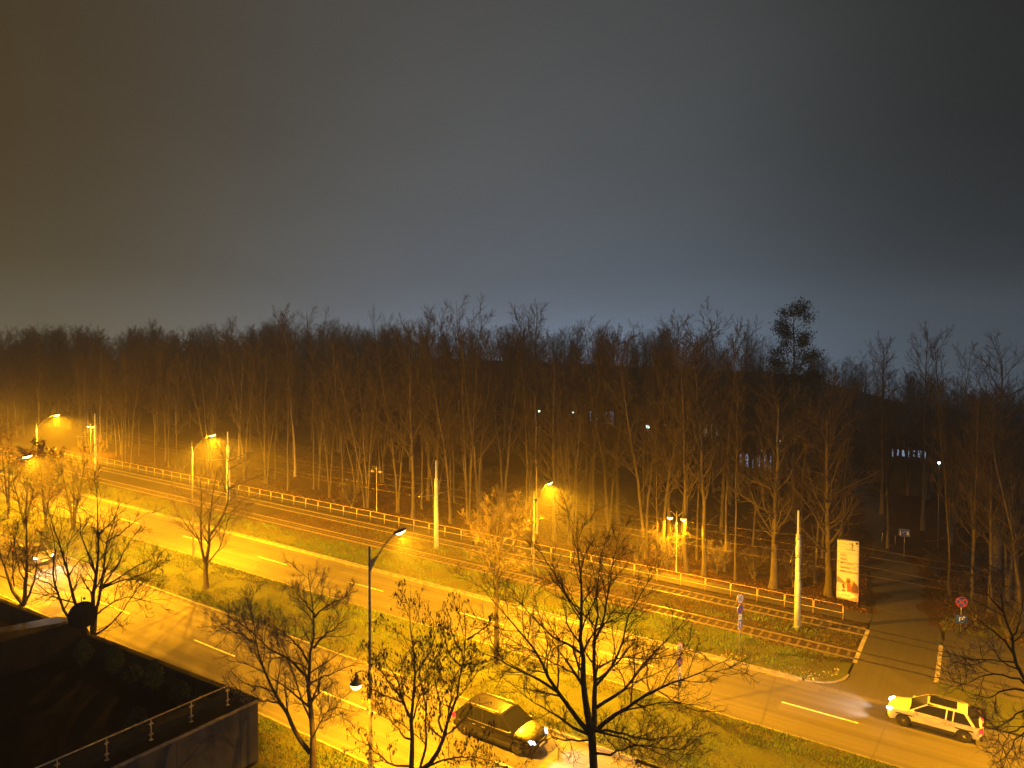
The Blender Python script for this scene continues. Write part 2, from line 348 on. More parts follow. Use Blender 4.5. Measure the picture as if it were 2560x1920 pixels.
# the corner of the strip by the side road: bare trodden earth
cu = [8.6, 8.2, 7.7, 7.2, 6.75]; cv0 = [47.98, 48.05, 48.3, 48.8, 49.7]
V_ = []; F_ = []; UV_ = []
for i, (a, b) in enumerate(zip(cu, cv0)):
    for k in range(4): vv = b + (52.7 - b) * k / 3; V_.append(W(a, vv, .06 - .12 * (k == 3) + .02 * (k == 1))); UV_.append((a, vv))
for i in range(4):
    for k in range(3): F_.append((i * 4 + k, i * 4 + k + 1, (i + 1) * 4 + k + 1, (i + 1) * 4 + k))
M['earth'] = m_ground('trodden_earth', [(.09, .07, .045), (.20, .16, .11), (.36, .30, .22)], .7, 9)
ob('trodden_corner', me_np('trodden_corner', V_, F_, M['grass'], UV_, smooth=True), kind='structure')
# track bed and footpath
sheet('track_bed', lin(6.75, 300, 2), lin(52.7, 61.3, .55), 0, M['ballast'], hfun=lambda U, V: -.072 + .018 * np.sin(U * 1.3 + V * 2.1) * np.sin(V * 3.3 - U * .7))
sheet('track_bed', lin(-90, 1.75, 4), [52.7, 55, 58, 61.3], -.012, M['side'])
sheet('footpath', lin(6.72, 300, 3), [61.33, 62.5, 63.75], .02, M['path'])
sheet('footpath', lin(-90, 1.7, 4), [61.33, 62.5, 63.5], .015, M['path'])
# side road into the wood
def side_c(v): d = max(0.0, v - 61); return 4.2 + .118 * d + .0009 * d * d
V_ = []; F_ = []; UV_ = []
rows = [(47.87, 8.7, -.6), (48.0, 8.3, .1), (48.4, 7.6, .9), (49.0, 7.05, 1.35), (49.8, 6.68, 1.62), (51, 6.62, 1.74), (56, 6.6, 1.76), (61, 6.6, 1.78)] + [(v, side_c(v) + 2.35, side_c(v) - 2.4) for v in lin(64, 150, 3)]
for v, a, b in rows:
    for k in range(5): u = b + (a - b) * k / 4; V_.append(W(u, v, .006 + (.03 if v > 63.9 else 0) - .03 * abs(k - 2) * (v > 63.9))); UV_.append((v * .9, u))
for i in range(len(rows) - 1):
    for k in range(4): F_.append((i * 5 + k, i * 5 + k + 1, (i + 1) * 5 + k + 1, (i + 1) * 5 + k))
side_road = ob('side_road', me_np('side_road', V_, F_, M['side'], UV_, smooth=True), kind='structure')
for u0 in (6.62, 1.86):                           # pale concrete edge strips where the rails cross
    m = MB(); segs = lin(52.75, 60.2, 1.24)
    for a, b in zip(segs[:-1], segs[1:]):
        for h in (0,): m.add([W(u0 - .13, a + .02, .010), W(u0 + .13, a + .02, .010), W(u0 + .13, b - .02, .010), W(u0 - .13, b - .02, .010)], [(0, 1, 2, 3)])
    m.build('edge_strip', M['conc'], side_road)
m = MB()
for v in lin(64, 96, 2):                          # gutter seam along the left edge of the side road
    a, b = side_c(v) + 2.2, side_c(v + 2) + 2.2; m.add([W(a, v, .03), W(a + .16, v, .03), W(b + .16, v + 2, .03), W(b, v + 2, .03)], [(0, 1, 2, 3)])
m.build('gutter_seam', M['groove'], side_road)

# lane markings
def dash(parent, u0, v, ln, wd=.13):
    m = MB(); k = 6; rr = random.Random(int(u0 * 10 + v))
    us = [u0 + ln * i / k for i in range(k + 1)]; P = []
    for u in us: e = rr.uniform(-.008, .008); P += [W(u, v - wd / 2 + e, .005), W(u, v + wd / 2 + e, .005)]
    m.add(P, [(2 * i, 2 * i + 2, 2 * i + 3, 2 * i + 1) for i in range(k)]); m.build('lane_marking', M['paint'], parent)
for i in range(-1, 12): dash(far_road, 5.3 + 11.95 * i, 44.05, 4.1)
for i in range(-1, 8): dash(near_road, 3.0 + 12.35 * i, 29.02, 4.4)
# gutter slabs along the far kerb, and a faint one on the near side of the far carriageway
m = MB(); us = lin(9.2, 160, 2)
for a, b in zip(us[:-1], us[1:]): m.add([W(a + .012, 47.42, .004), W(b - .012, 47.42, .004), W(b - .012, 47.83, .004), W(a + .012, 47.83, .004)], [(0, 1, 2, 3)])
m.build('gutter', M['kerb'], far_road)

# kerbs laid stone by stone
KS = MB().box(-.49, .49, -.075, .075, -.2, 0).mesh('kerb_stone', M['kerb'])
def kerb(v, u0, u1, top=.12, line=None):
    k = ob('kerb', None, kind='structure'); rr = random.Random(int(v * 7))
    for u in np.arange(u0, u1, 1.0):
        o = ob('kerb_stone', KS, k); put(o, frame(u + .5, v + rr.uniform(-.006, .006), top + rr.uniform(-.008, .008), rr.uniform(-.006, .006)))
    long = MB(); P0, P1 = u1, 300
    a = [W(P0, v - .075, -.1), W(P0, v + .075, -.1), W(P0, v + .075, top), W(P0, v - .075, top)]; b = [W(P1, v - .075, -.1), W(P1, v + .075, -.1), W(P1, v + .075, top), W(P1, v - .075, top)]
    long.add(a + b, [(0, 1, 5, 4), (1, 2, 6, 5), (2, 3, 7, 6), (3, 0, 4, 7)]).build('far_kerb_run', M['kerb'], k)['kind'] = 'stuff'
    return k
kerb(25.14, 4, 62); kerb(33.12, 14, 112); kerb(40.24, -4, 112); kc = kerb(47.92, 9, 112)
pts = [(8.9, 47.93), (8.35, 48.02), (7.75, 48.28), (7.2, 48.8), (6.8, 49.6), (6.7, 50.5)]
for (a, b), (c, d) in zip(pts[:-1], pts[1:]):
    L = math.hypot(c - a, d - b); s = MB().box(-L / 2 + .01, L / 2 - .01, -.07, .07, -.2, 0).mesh('kerb_stone', M['kerb'])
    put(ob('kerb_stone', s, kc), frame((a + c) / 2, (b + d) / 2, .07, math.atan2(-(d - b), c - a)))

# tram tracks: rails and single sleepers
SLP = MB().add([(-.12, -.98, -.1), (.12, -.98, -.1), (.12, .98, -.1), (-.12, .98, -.1), (-.10, -.98, 0), (.10, -.98, 0), (.10, .98, 0), (-.10, .98, 0)],
               [(4, 5, 6, 7), (0, 1, 5, 4), (1, 2, 6, 5), (2, 3, 7, 6), (3, 0, 4, 7)]).mesh('sleeper', M['sleeper'])
def track(vc, label):
    t = ob('tram_track', None, kind='structure'); rr = random.Random(int(vc))
    for s in (-.7175, .7175):
        m = MB()
        for hw, z0, z1 in ((.045, -.02, .028), (.012, -.1, -.02), (.07, -.13, -.1)):
            P = lambda u: [W(u, vc + s - hw, z0), W(u, vc + s + hw, z0), W(u, vc + s + hw, z1), W(u, vc + s - hw, z1)]
            m.add(P(6.76) + P(300), [(0, 1, 5, 4), (1, 2, 6, 5), (2, 3, 7, 6), (3, 0, 4, 7), (0, 3, 2, 1)])
        m.build('rail', M['rail'], t)
        g = MB()                                  # grooved rail let into the road: a dark band with a worn head
        for lo, hi, hw, hh in ((-90, 6.75, .10, .014), ):
            P = lambda u: [W(u, vc + s - hw, hh), W(u, vc + s + hw, hh)]
            g.add(P(lo) + P(hi), [(0, 1, 3, 2)])
        g.build('grooved_rail', M['darkrail'], t)
    u = 7.2
    while u < 118:
        o = ob('sleeper', SLP, t); put(o, frame(u, vc + rr.uniform(-.04, .04), -.052 + rr.uniform(-.012, .006), rr.uniform(-.02, .02))); u += .66
    return t
track(54.27, 0); track(59.37, 0)

# ================================================================ STREET FURNITURE
def add_light(kind, parent, loc, energy, col, size=.15, spot=None, blend=.6, rot=None):
    l = bpy.data.lights.new('lamp_light', kind); l.energy = energy; l.color = col; l.shadow_soft_size = size
    if spot: l.spot_size = math.radians(spot); l.spot_blend = blend
    o = bpy.data.objects.new('lamp_light', l); COL.objects.link(o); o.parent = parent; o.location = loc
    if rot: o.rotation_euler = rot
    return o
def globe_head(t, x, y, z, lit, name='lamp_head', cone=172, power=1.0):
    """bell-shaped hood with a glass bowl below it"""
    c = (x, y, z)
    h = MB().lathe([(.02, .52), (.045, .50), (.05, .34), (.10, .28), (.13, .18), (.26, .06), (.30, 0.0), (.27, -.015)], 20, c).build(name, M['housing'], t, True)
    MB().lathe([(.265, -.012), (.262, -.06), (.235, -.14), (.18, -.21), (.10, -.255), (.02, -.27)], 20, c).build('glass_bowl', M['globe'] if lit else M['deadglobe'], h, True)
    if lit: add_light('SPOT', t, (x, y, z - .30), GLOBE_W * power, SODIUM, .12, cone, .4)
def street_lamp(u, v, label, H=11.0, arm=1.75, globe=False, tilt=8, cone=176, group='tall street lamps'):
    t = thing('street_lamp', label, 'street lamp', W(u, v, 0), RZ, group)
    MB().lathe([(.17, 0), (.17, .05), (.115, .12), (.105, 1.3), (.085, 1.36), (.07, 6), (.048, H)], 12).build('pole', M['pole'], t, True)
    MB().box(-.06, .06, -.13, -.095, .5, 1.0).build('hatch', M['housing'], t)
    P = [(0, 0, H - 1.0), (0, -.22, H - .85), (0, -.55, H - .52), (0, -.95, H - .16), (0, -1.35, H + .10), (0, -arm, H + .26)]
    MB().tube(P, [.034, .034, .032, .03, .028, .026], 8).build('arm', M['pole'], t, True)
    MB().add([(.012, -.03, H - 1.25), (.012, -.03, H - .62), (.012, -.5, H - .52), (-.012, -.03, H - 1.25), (-.012, -.03, H - .62), (-.012, -.5, H - .52)],
             [(0, 1, 2), (5, 4, 3), (0, 3, 4, 1), (1, 4, 5, 2), (2, 5, 3, 0)]).build('bracket', M['pole'], t)
    # luminaire: a flattened teardrop, tilted up a little, glass bowl below
    V = []; F = []; n = 12; prof = [(-.12, .05, .04), (.0, .09, .07), (.22, .15, .10), (.45, .175, .10), (.66, .14, .08), (.80, .05, .03)]
    for d, rx, rz in prof:
        for k in range(n):
            q = math.pi * k / (n - 1); V.append((rx * math.cos(q), -arm - d, H + .27 + .14 * d + rz * math.sin(q)))
    for i in range(len(prof) - 1):
        for k in range(n - 1): F.append((i * n + k, i * n + k + 1, (i + 1) * n + k + 1, (i + 1) * n + k))
        F.append((i * n + n - 1, i * n, (i + 1) * n, (i + 1) * n + n - 1))
    F += [tuple(range(n)), tuple((len(prof) - 1) * n + k for k in range(n))]
    h = MB().add(V, F).build('lamp_head', M['housing'], t, True)
    V = []; F = []; prof = [(.10, .08, .05), (.20, .13, .11), (.42, .155, .15), (.62, .12, .11), (.74, .06, .04)]
    for d, rx, rz in prof:
        for k in range(n):
            q = math.pi * k / (n - 1); V.append((rx * math.cos(q), -arm - d, H + .262 + .14 * d - rz * math.sin(q)))
    for i in range(len(prof) - 1):
        for k in range(n - 1): F.append((i * n + k, i * n + k + 1, (i + 1) * n + k + 1, (i + 1) * n + k))
    F += [tuple(range(n)), tuple((len(prof) - 1) * n + k for k in range(n))]
    MB().add(V, F).build('lens', M['lens'], h, True)
    add_light('SPOT', t, (0, -arm - .42, H + .06), LAMP_W, SODIUM, .16, cone, .5, (math.radians(-tilt), 0, 0))
    if v > 30 and u > 0: add_light('POINT', t, (0, -arm - .42, H + .04), LAMP_W * .045, SODIUM, .2)   # side light of the glass bowl
    if globe:
        P = [(0, .07, 4.95), (0, .25, 5.22), (0, .55, 5.40), (0, .85, 5.42)]
        MB().tube(P, .03, 8).build('globe_arm', M['pole'], t, True); MB().lathe([(.10, 0), (.10, .5)], 12, (0, 0, 4.75)).build('collar', M['pole'], t, True)
        globe_head(t, 0, .90, 4.92, True, 'globe_head', 118, .6)
    return t
street_lamp(23.55, 24.3, 'tall street lamp with a second round globe lamp lower on its pole', globe=True, tilt=40, cone=140)
street_lamp(24.6, 40.75, 'tall lit street lamp on the median behind the big dark tree')
street_lamp(61.7, 40.3, 'tall lit street lamp rising behind the forked median tree')
street_lamp(59.6, 23.3, 'lit street lamp low at the left edge of the picture', tilt=40, cone=140)
street_lamp(89.0, 39.0, 'farthest tall street lamp, above the leafy tree on the left')
street_lamp(-12.6, 40.75, 'tall street lamp on the median beyond the right edge', tilt=-16)
street_lamp(134.0, 23.0, 'tall street lamp far up the near verge beyond the left edge', tilt=20)
street_lamp(160.0, 39.5, 'tall street lamp farthest up the median, lost in the haze')
street_lamp(97.0, 23.0, 'tall street lamp beyond the left edge on the near verge', tilt=30)
street_lamp(124.0, 39.5, 'tall street lamp far up the median, lost in the haze')

def twin_lamp(u, v, lit, label):
    t = thing('twin_globe_lamp', label, 'street lamp', W(u, v, 0), RZ, 'twin globe lamps on the footpath')
    MB().lathe([(.11, 0), (.11, .06), (.075, .12), (.07, 1.0), (.058, 1.05), (.045, 5.2), (.035, 5.75)], 12).build('pole', M['galv'], t, True)
    for s in (-1, 1):
        MB().tube([(0, 0, 5.15), (s * .2, 0, 5.35), (s * .45, 0, 5.58), (s * .62, 0, 5.66), (s * .66, 0, 5.55)], .022, 7).build('arm', M['galv'], t, True)
        globe_head(t, s * .66, 0, 5.1, lit)
twin_lamp(23.5, 65.0, True, 'lit twin globe lamp among bright trunks beside the footpath')
twin_lamp(62.0, 65.3, False, 'unlit twin globe lamp behind the yellow railing')
twin_lamp(128.0, 64.6, True, 'small far lit twin globe lamp on the left')

# tram masts with brackets
def mast(u, label, H=9.0):
    t = thing('tram_mast', label, 'mast', W(u, 56.95, -.05), RZ, 'pale tram masts between the tracks')
    MB().lathe([(.235, .25), (.225, 3.6), (.19, 3.68), (.175, 7.1), (.165, 7.12), (.16, 7.2), (.085, 7.22), (.075, H)], 20).build('pole', M['mast'], t, True)
    MB().lathe([(.245, 0), (.245, .3), (.23, .34)], 20).build('foot', M['mastfoot'], t, True)
    for z in (7.0, 6.82, 5.6, 5.46): MB().lathe([(.185, 0), (.19, .02), (.19, .05), (.185, .07)], 20, (0, 0, z)).build('clamp_band', M['galv'], t, True)
    for s in (-1, 1):
        MB().tube([(0, s * .15, 5.55), (0, s * 1.4, 5.62), (0, s * 2.75, 5.70)], .028, 6).build('bracket_arm', M['galv'], t, True)
        MB().tube([(0, s * .15, 6.95), (0, s * 1.5, 6.35), (0, s * 2.7, 5.74)], .016, 5).build('stay_rod', M['galv'], t, True)
    return t
mast(11.1, 'pale tram mast nearest, right in front of the sports banner'); mast(45.9, 'pale tram mast standing alone in the middle of the picture')
mast(79.6, 'pale tram mast partly hidden behind the lit bare tree top'); mast(111.5, 'farthest pale tram mast, its white foot showing between trees')
def wire(v, h, label, sag=.25, r=.012):
    us = []; m = MB(); pts = []
    st = [-24, 11.1, 45.9, 79.6, 111.5, 145]
    for a, b in zip(st[:-1], st[1:]):
        for k in range(8): q = k / 8; pts.append(W(a + (b - a) * q, v, h - sag * 4 * q * (1 - q)))
    m.tube(pts, r, 5).build('overhead_wire', M['wire'], None, True, label=label, cat='wire')
wire(54.25, 5.7, 'lower overhead wire above the nearer tram track', .06); wire(54.25, 6.5, 'upper overhead wire above the nearer tram track', .45)
wire(59.55, 5.7, 'lower overhead wire above the farther tram track', .06); wire(59.55, 6.5, 'upper overhead wire above the farther tram track', .45)

# yellow tubular railing along the footpath: every panel its own hoop
fence = thing('railing', 'long yellow tubular railing between the tram tracks and the footpath', 'railing', W(8.5, 61.2, 0))
def hoop_pts(wd, z0, z1, r=.08, n=4):
    P = []
    for cx, cz, a0 in ((wd - r, z0 + r, -90), (wd - r, z1 - r, 0), (r, z1 - r, 90), (r, z0 + r, 180)):
        for k in range(n): q = math.radians(a0 + 90 * k / (n - 1)); P.append((cx + r * math.cos(q), 0, cz + r * math.sin(q)))
    return P
PANEL = MB().tube(hoop_pts(2.1, .50, 1.12), .023, 6, closed=True).mesh('panel', M['fence'], True)
POST = MB().tube([(0, 0, -.05), (0, 0, 1.04)], .026, 6).mesh('post', M['fence'], True)
fi = fence.matrix_world
rr = random.Random(5)
for i in range(56):
    u = 8.55 + 2.2 * i
    for nm, me, du in (('post', POST, 0), ('panel', PANEL, .05)):
        o = ob(nm, me, fence); mw = frame(u + du, 61.2 + rr.uniform(-.012, .012), .0, rr.uniform(-.006, .006)) @ Matrix.Rotation(rr.uniform(-.012, .012), 4, 'X')
        o.matrix_local = Matrix.Translation(W(8.5, 61.2, 0)).inverted() @ mw
o = ob('post', POST, fence); o.matrix_local = Matrix.Translation(W(8.5, 61.2, 0)).inverted() @ frame(8.55 + 2.2 * 56, 61.2)

# ---- signs
def text(body, size, mat, parent, loc, rot, name='lettering', shear=0.0, align='LEFT', sx=1.0, ext=.0015):
    c = bpy.data.curves.new(name, 'FONT'); c.body = body; c.size = size; c.align_x = align; c.extrude = ext; c.shear = shear; c.materials.append(mat)
    tmp = bpy.data.objects.new(name, c); me = bpy.data.meshes.new_from_object(tmp); bpy.data.objects.remove(tmp); o = bpy.data.objects.new(name, me); COL.objects.link(o); o.parent = parent; o.location = loc; o.rotation_euler = rot; o.scale.x = sx; return o
# sign faces look along local -Y; text rotation (90,0,0) reads from -Y
TXT = (math.pi / 2, 0, 0)
def plate_round(t, z, r, mats, name='sign_disc'):
    d = MB().lathe([(r, -.012), (r, .012)], 28).build(name, M['galv'], t); d.rotation_euler = (math.pi / 2, 0, 0); d.location = (0, -.05, z)
    for k, (ro, ri, m) in enumerate(mats):
        o = MB().disc((0, -.0635 - .002 * k, 0), ro * r, (0, -1, 0), 32, ri * r).build('face', m, t); o.location = (0, 0, z)
    return d
def bar(t, x0, x1, z0, z1, wd, y, m, name='stripe'):
    dx, dz = x1 - x0, z1 - z0; L = math.hypot(dx, dz); nx, nz = -dz / L * wd / 2, dx / L * wd / 2
    return MB().add([(x0 + nx, y, z0 + nz), (x1 + nx, y, z1 + nz), (x1 - nx, y, z1 - nz), (x0 - nx, y, z0 - nz)], [(0, 1, 2, 3)]).build(name, m, t)
def plate(t, z, wd, ht, m, name='sign_plate', border=None):
    p = MB().box(-wd / 2, wd / 2, -.058, -.046, z - ht / 2, z + ht / 2).build(name, border or m, t)
    if border: MB().box(-wd / 2 + .015, wd / 2 - .015, -.061, -.0585, z - ht / 2 + .015, z + ht / 2 - .015).build('face', m, t)
    return p
def arrow(t, x, z, L, m, y=-.064):
    MB().add([(x - .035, y, z - L / 2), (x + .035, y, z - L / 2), (x + .035, y, z + L * .12), (x + .10, y, z + L * .12), (x, y, z + L / 2), (x - .10, y, z + L * .12), (x - .035, y, z + L * .12)], [(0, 1, 2, 3, 4, 5, 6)]).build('arrow', m, t)
def road_sign(u, v, rz, label, H=4.15):
    t = thing('road_sign', label, 'road sign', W(u, v, .05), rz)
    MB().lathe([(.035, 0), (.03, H)], 10).build('post', M['galv'], t, True)
    z = H - .36
    plate_round(t, z, .40, [(1, .80, M['red']), (.805, 0, M['white'])], 'speed_limit_disc')
    text('60', .42, M['black'], t, (0, -.07, z - .15), TXT, 'numerals', align='CENTER', sx=.9)
    z2 = z - .74
    plate_round(t, z2, .32, [(1, .84, M['red']), (.85, 0, M['blue'])], 'no_parking_disc'); bar(t, -.2, .2, z2 + .2, z2 - .2, .07, -.0685, M['red'])
    plate(t, z2 - .50, .42, .34, M['white'], 'tow_plate', M['black'])
    y = -.063
    for b in ((-.13, -.02, 0, .05), (-.02, .04, .05, -.03), (.04, .13, -.03, -.03)): bar(t, b[0], b[1], z2 - .5 + b[2], z2 - .5 + b[3], .035, y, M['black'], 'tow_symbol')
    plate(t, z2 - 1.03, .42, .66, M['blue'], 'arrow_plate', M['white']); arrow(t, 0, z2 - 1.03, .5, M['white'])
    return t
u, v = 13.4, 49.5
road_sign(u, v, RZ - math.pi / 2 - math.radians(20), 'post with sixty limit, no parking disc and blue arrow plate on lawn')
road_sign(14.2, 39.75, RZ - math.pi / 2 - math.radians(6), 'sign post half hidden by twigs of the big dark tree', 3.75)
def face_cam(u, v, off=0.0):
    p = W(u, v); return -math.atan2(p.x, p.y) + off
u, v = on_ground(2402, 1588)
t = thing('road_sign', 'round no stopping sign over a blue parking plate by the side road', 'road sign', W(u, v), face_cam(u, v, math.radians(12)))
MB().lathe([(.03, 0), (.03, 2.95)], 10).build('post', M['galv'], t, True)
plate_round(t, 2.52, .40, [(1, .85, M['red']), (.86, 0, M['blue'])], 'no_stopping_disc')
for s in (-1, 1): bar(t, -.24, .24, 2.52 - s * .24, 2.52 + s * .24, .07, -.0685 - .001 * s, M['red'])
plate(t, 1.22, .74, .62, M['blue'], 'parking_plate'); text('P', .52, M['white'], t, (-.02, -.0645, 1.03), TXT, 'letter', align='CENTER', sx=1.2); bar(t, .02, .2, .99, .99, .03, -.063, M['white'], 'mark'); bar(t, .12, .24, 1.44, 1.36, .10, -.063, M['white'], 'mark')
u, v = on_ground(2260, 1392)
t = thing('road_sign', 'blue residential zone sign up the dark side road', 'road sign', W(u, v), face_cam(u, v, math.radians(6)))
MB().lathe([(.03, 0), (.03, 2.9)], 10).build('post', M['galv'], t, True)
plate(t, 2.5, 1.02, .72, M['blue'], 'zone_plate', M['white'])
y = -.063                                         # house, people, car and ball of the zone pictogram
MB().add([(.20, y, 2.28), (.40, y, 2.28), (.40, y, 2.55), (.44, y, 2.55), (.30, y, 2.70), (.16, y, 2.55), (.20, y, 2.55)], [(0, 1, 2, 3, 4, 5, 6)]).build('house_symbol', M['white'], t)
bar(t, -.36, -.36, 2.26, 2.58, .09, y, M['white'], 'figure_symbol'); MB().disc((-.36, y, 2.64), .05, (0, -1, 0), 12).build('figure_head_symbol', M['white'], t)
bar(t, -.12, -.12, 2.45, 2.62, .07, y, M['white'], 'child_symbol'); MB().disc((-.02, y, 2.34), .035, (0, -1, 0), 12).build('ball_symbol', M['white'], t); bar(t, -.02, .12, 2.66, 2.66, .06, y, M['white'], 'car_symbol')
# short reflector posts on the verge of the side road
for k, (x, y, lb) in enumerate(((2238, 1362, 'thin pale marker post left of the blue zone sign'), (2204, 1355, 'short leaning marker stake beyond the banner by the side road'))):
    u, v = on_ground(x, y); MB().lathe([(.03, 0), (.03, 1.0), (.012, 1.03)], 8).build('marker_post', M['galv'], None, True, loc=W(u, v), rot=(0, .1 * k, 0), label=lb, cat='post')

# ---- sports banner on two posts
u, v = 8.75, 65.0
BW, BH, B0 = 1.72, 5.0, .42
t = thing('banner', 'tall white sports banner with black lettering beside the side road', 'banner', W(u, v), face_cam(u, v, math.radians(-17)))
for s in (-1, 1): MB().lathe([(.045, 0), (.045, B0 + BH + (.15 if s < 0 else .05))], 10, (s * (BW / 2 + .06), .03, 0)).build('post', M['dark'], t, True)
MB().tube([(-BW / 2 - .08, .03, B0 + BH - .02), (BW / 2 + .08, .03, B0 + BH + .03)], .02, 6).build('crossbar', M['galv'], t, True)
V = []; F = []; nx, nz = 12, 30
for j in range(nz + 1):
    for i in range(nx + 1):
        x = -BW / 2 + BW * i / nx; z = B0 + BH * j / nz - (.10 * (1 - i / nx) if j == nz else 0)
        V.append((x, .012 * math.sin(x * 4 + z * 1.1), z))
for j in range(nz):
    for i in range(nx): a = j * (nx + 1) + i; F.append((a, a + 1, a + nx + 2, a + nx + 1))
o = MB().add(V, F).build('sheet', M['cloth'], t, True); o.modifiers.new('thickness', 'SOLIDIFY').thickness = .004
L = -BW / 2
def Z(f): return B0 + BH * f
Y = -.022
for body, f, sz in (('TENIS', .725, .245), ('PADEL', .658, .245), ('PICKLEBALL', .590, .245), ('BADMINTON', .522, .245), ('PIŁKA NOŻNA', .455, .245)):
    text(body, sz, M['black'], t, (L + .24, Y, Z(f)), TXT, 'lettering', .12, sx=.86)
M['print_red'] = plain('print_red', (.62, .10, .05), .5); M['print_orange'] = plain('print_orange', (.75, .38, .16), .5); M['print_grey'] = plain('print_grey', (.22, .21, .20), .5); M['print_skin'] = plain('print_brown', (.13, .07, .05), .5); M['print_pale'] = plain('print_pale_blue', (.55, .62, .72), .5)
for f in (.632, .566):                            # two small red scrawls, unreadable in the photograph
    for k in range(6): bar(t, L + 1.32 + .055 * k, L + 1.375 + .055 * k, Z(f) + .012 * k + (.03 if k % 2 else -.03), Z(f) + .012 * k + (-.03 if k % 2 else .03), .022, Y, M['print_red'], 'red_scrawl')
def poly(pts, m, name, y=Y): MB().add([(L + a * BW, y, Z(b)) for a, b in pts], [tuple(range(len(pts)))]).build(name, m, t)
# line drawing of a player at the top
for a in (((.56, .955), (.66, .94)), ((.66, .94), (.72, .93)), ((.68, .955), (.72, .90)), ((.72, .90), (.70, .87)), ((.70, .89), (.60, .855)), ((.70, .87), (.71, .83)), ((.42, .845), (.86, .85))):
    (a0, b0), (a1, b1) = a; bar(t, L + a0 * BW, L + a1 * BW, Z(b0), Z(b1), .035, Y, M['black'], 'player_drawing')
poly([(.66, .965), (.74, .968), (.74, .90), (.68, .895)], M['print_grey'], 'player_drawing'); 
for k in range(7): bar(t, L + (.58 + .045 * k) * BW, L + (.625 + .045 * k) * BW, Z(.838) + (.035 if k % 2 else -.02), Z(.838) + (-.02 if k % 2 else .035), .018, Y - .002, M['print_grey'], 'player_drawing')
poly([(.84, .985), (.96, .985), (.96, .955), (.90, .945), (.84, .96)], M['black'], 'corner_mark')
# printed picture at the foot: sunset, hills, a player and the ball court
poly([(.0, .36), (.20, .30), (.5, .31), (.80, .35), (1, .26), (1, .10), (0, .10)], M['print_orange'], 'print_sky'); poly([(.0, .38), (.14, .36), (.34, .29), (.34, .27), (0, .28)], M['print_grey'], 'print_hill', Y - .002); poly([(.0, .27), (.36, .26), (.36, .14), (0, .14)], M['print_pale'], 'print_court', Y - .0025)
poly([(.78, .33), (.99, .25), (.99, .14), (.66, .14), (.70, .24)], M['print_skin'], 'print_hill', Y - .002); poly([(.42, .23), (.50, .28), (.62, .28), (.70, .22), (.66, .12), (.46, .12)], M['print_red'], 'print_shirt', Y - .004)
poly([(.40, .24), (.47, .26), (.50, .12), (.40, .10)], M['print_pale'], 'print_shirt', Y - .005); MB().disc((L + .54 * BW, Y - .006, Z(.315)), .17, (0, -1, 0), 18).build('print_head', M['print_skin'], t); poly([(.43, .335), (.66, .34), (.62, .365), (.52, .372), (.45, .36)], M['print_grey'], 'print_cap', Y - .008)
poly([(.24, .25), (.34, .27), (.38, .20), (.30, .17)], M['print_skin'], 'print_glove', Y - .006); poly([(.22, .14), (.34, .17), (.44, .12), (.40, .10), (.22, .10)], M['black'], 'print_bag', Y - .007); poly([(.56, .14), (.72, .16), (.74, .11), (.56, .11)], M['print_grey'], 'print_shorts', Y - .006)
poly([(.0, .125), (.60, .145), (.98, .085), (.55, .02), (0, .035)], M['white'], 'print_arrow', Y - .010); poly([(.56, .0), (1, .0), (1, .075), (.92, .07)], M['print_orange'], 'print_corner', Y - .009); poly([(.05, .0), (.55, .0), (.55, .02), (.05, .03)], M['print_grey'], 'print_corner', Y - .009)
text('TEL. 504 104 099', .15, M['print_grey'], t, (L + .05, Y - .013, Z(.06)), (math.pi / 2, -.06, 0), 'phone_number', .1, sx=.95)

# ================================================================ LOW BUILDING WITH THE ROOF TERRACE
u0, v1 = 28.85, 22.15                             # its corner by the street
ZT = SL * u0 + 3.15                               # top of the roof edge
b = thing('building', 'low dark flat-roofed building with a roof terrace at the lower left', 'building', W(u0, v1, 0), RZ)
def LB(x, y, z): return (x, y, z)                 # local: x up the street, y away from it towards the camera side
zt = ZT - W(u0, v1).z; zb = -.4
ln, dp = 46.0, 20.0
w_ = MB()
w_.add([(0, 0, zb), (0, dp, zb), (0, dp, zt - .05), (0, 0, zt - .05), (ln, 0, zb), (ln, dp, zb), (ln, dp, zt - .05), (ln, 0, zt - .05)], [(0, 3, 2, 1), (4, 5, 6, 7), (0, 4, 7, 3), (1, 2, 6, 5)])
wallo = w_.build('wall', M['wall'], b)
MB().box(-.03, -.001, .2, dp, zb, .22).build('plinth', M['dark'], wallo)
for k in range(6): MB().box(-.004, -.0005, 1.0 + 3.2 * k, 1.012 + 3.2 * k, .25, zt - .1).build('wall_joint', M['dark'], wallo)
MB().box(-.05, 1.9, -.05, dp, zt - .05, zt).build('roof_edge_slab', M['slab'], b)
for k in range(8): MB().box(-.052, 1.902, 2.4 * k + 1.2, 2.4 * k + 1.225, zt - .001, zt + .004).build('felt_seam', M['dark'], b)
MB().box(-.075, -.02, -.075, dp, zt - .10, zt + .03).build('metal_capping', M['cap'], b)
MB().box(1.9, ln, .26, dp, zt - 1.05, zt - .95).build('terrace_deck', M['deck'], b)
MB().box(1.88, 1.9, .26, dp, zt - .98, zt - .05).build('deck_edge', M['panel'], b)
# parapet towards the street: capped wall with upright panels on the terrace side
MB().box(1.9, ln, -.05, .20, zt - .3, zt).build('parapet', M['wall'], b); MB().box(-.02, ln, -.075, .24, zt + .001, zt + .035).build('parapet_cap', M['dark'], b)
for k in range(15): MB().box(2.0 + 2.9 * k, 4.86 + 2.9 * k, .205, .255, zt - .97, zt - .02).build('parapet_panel', M['panel'], b)
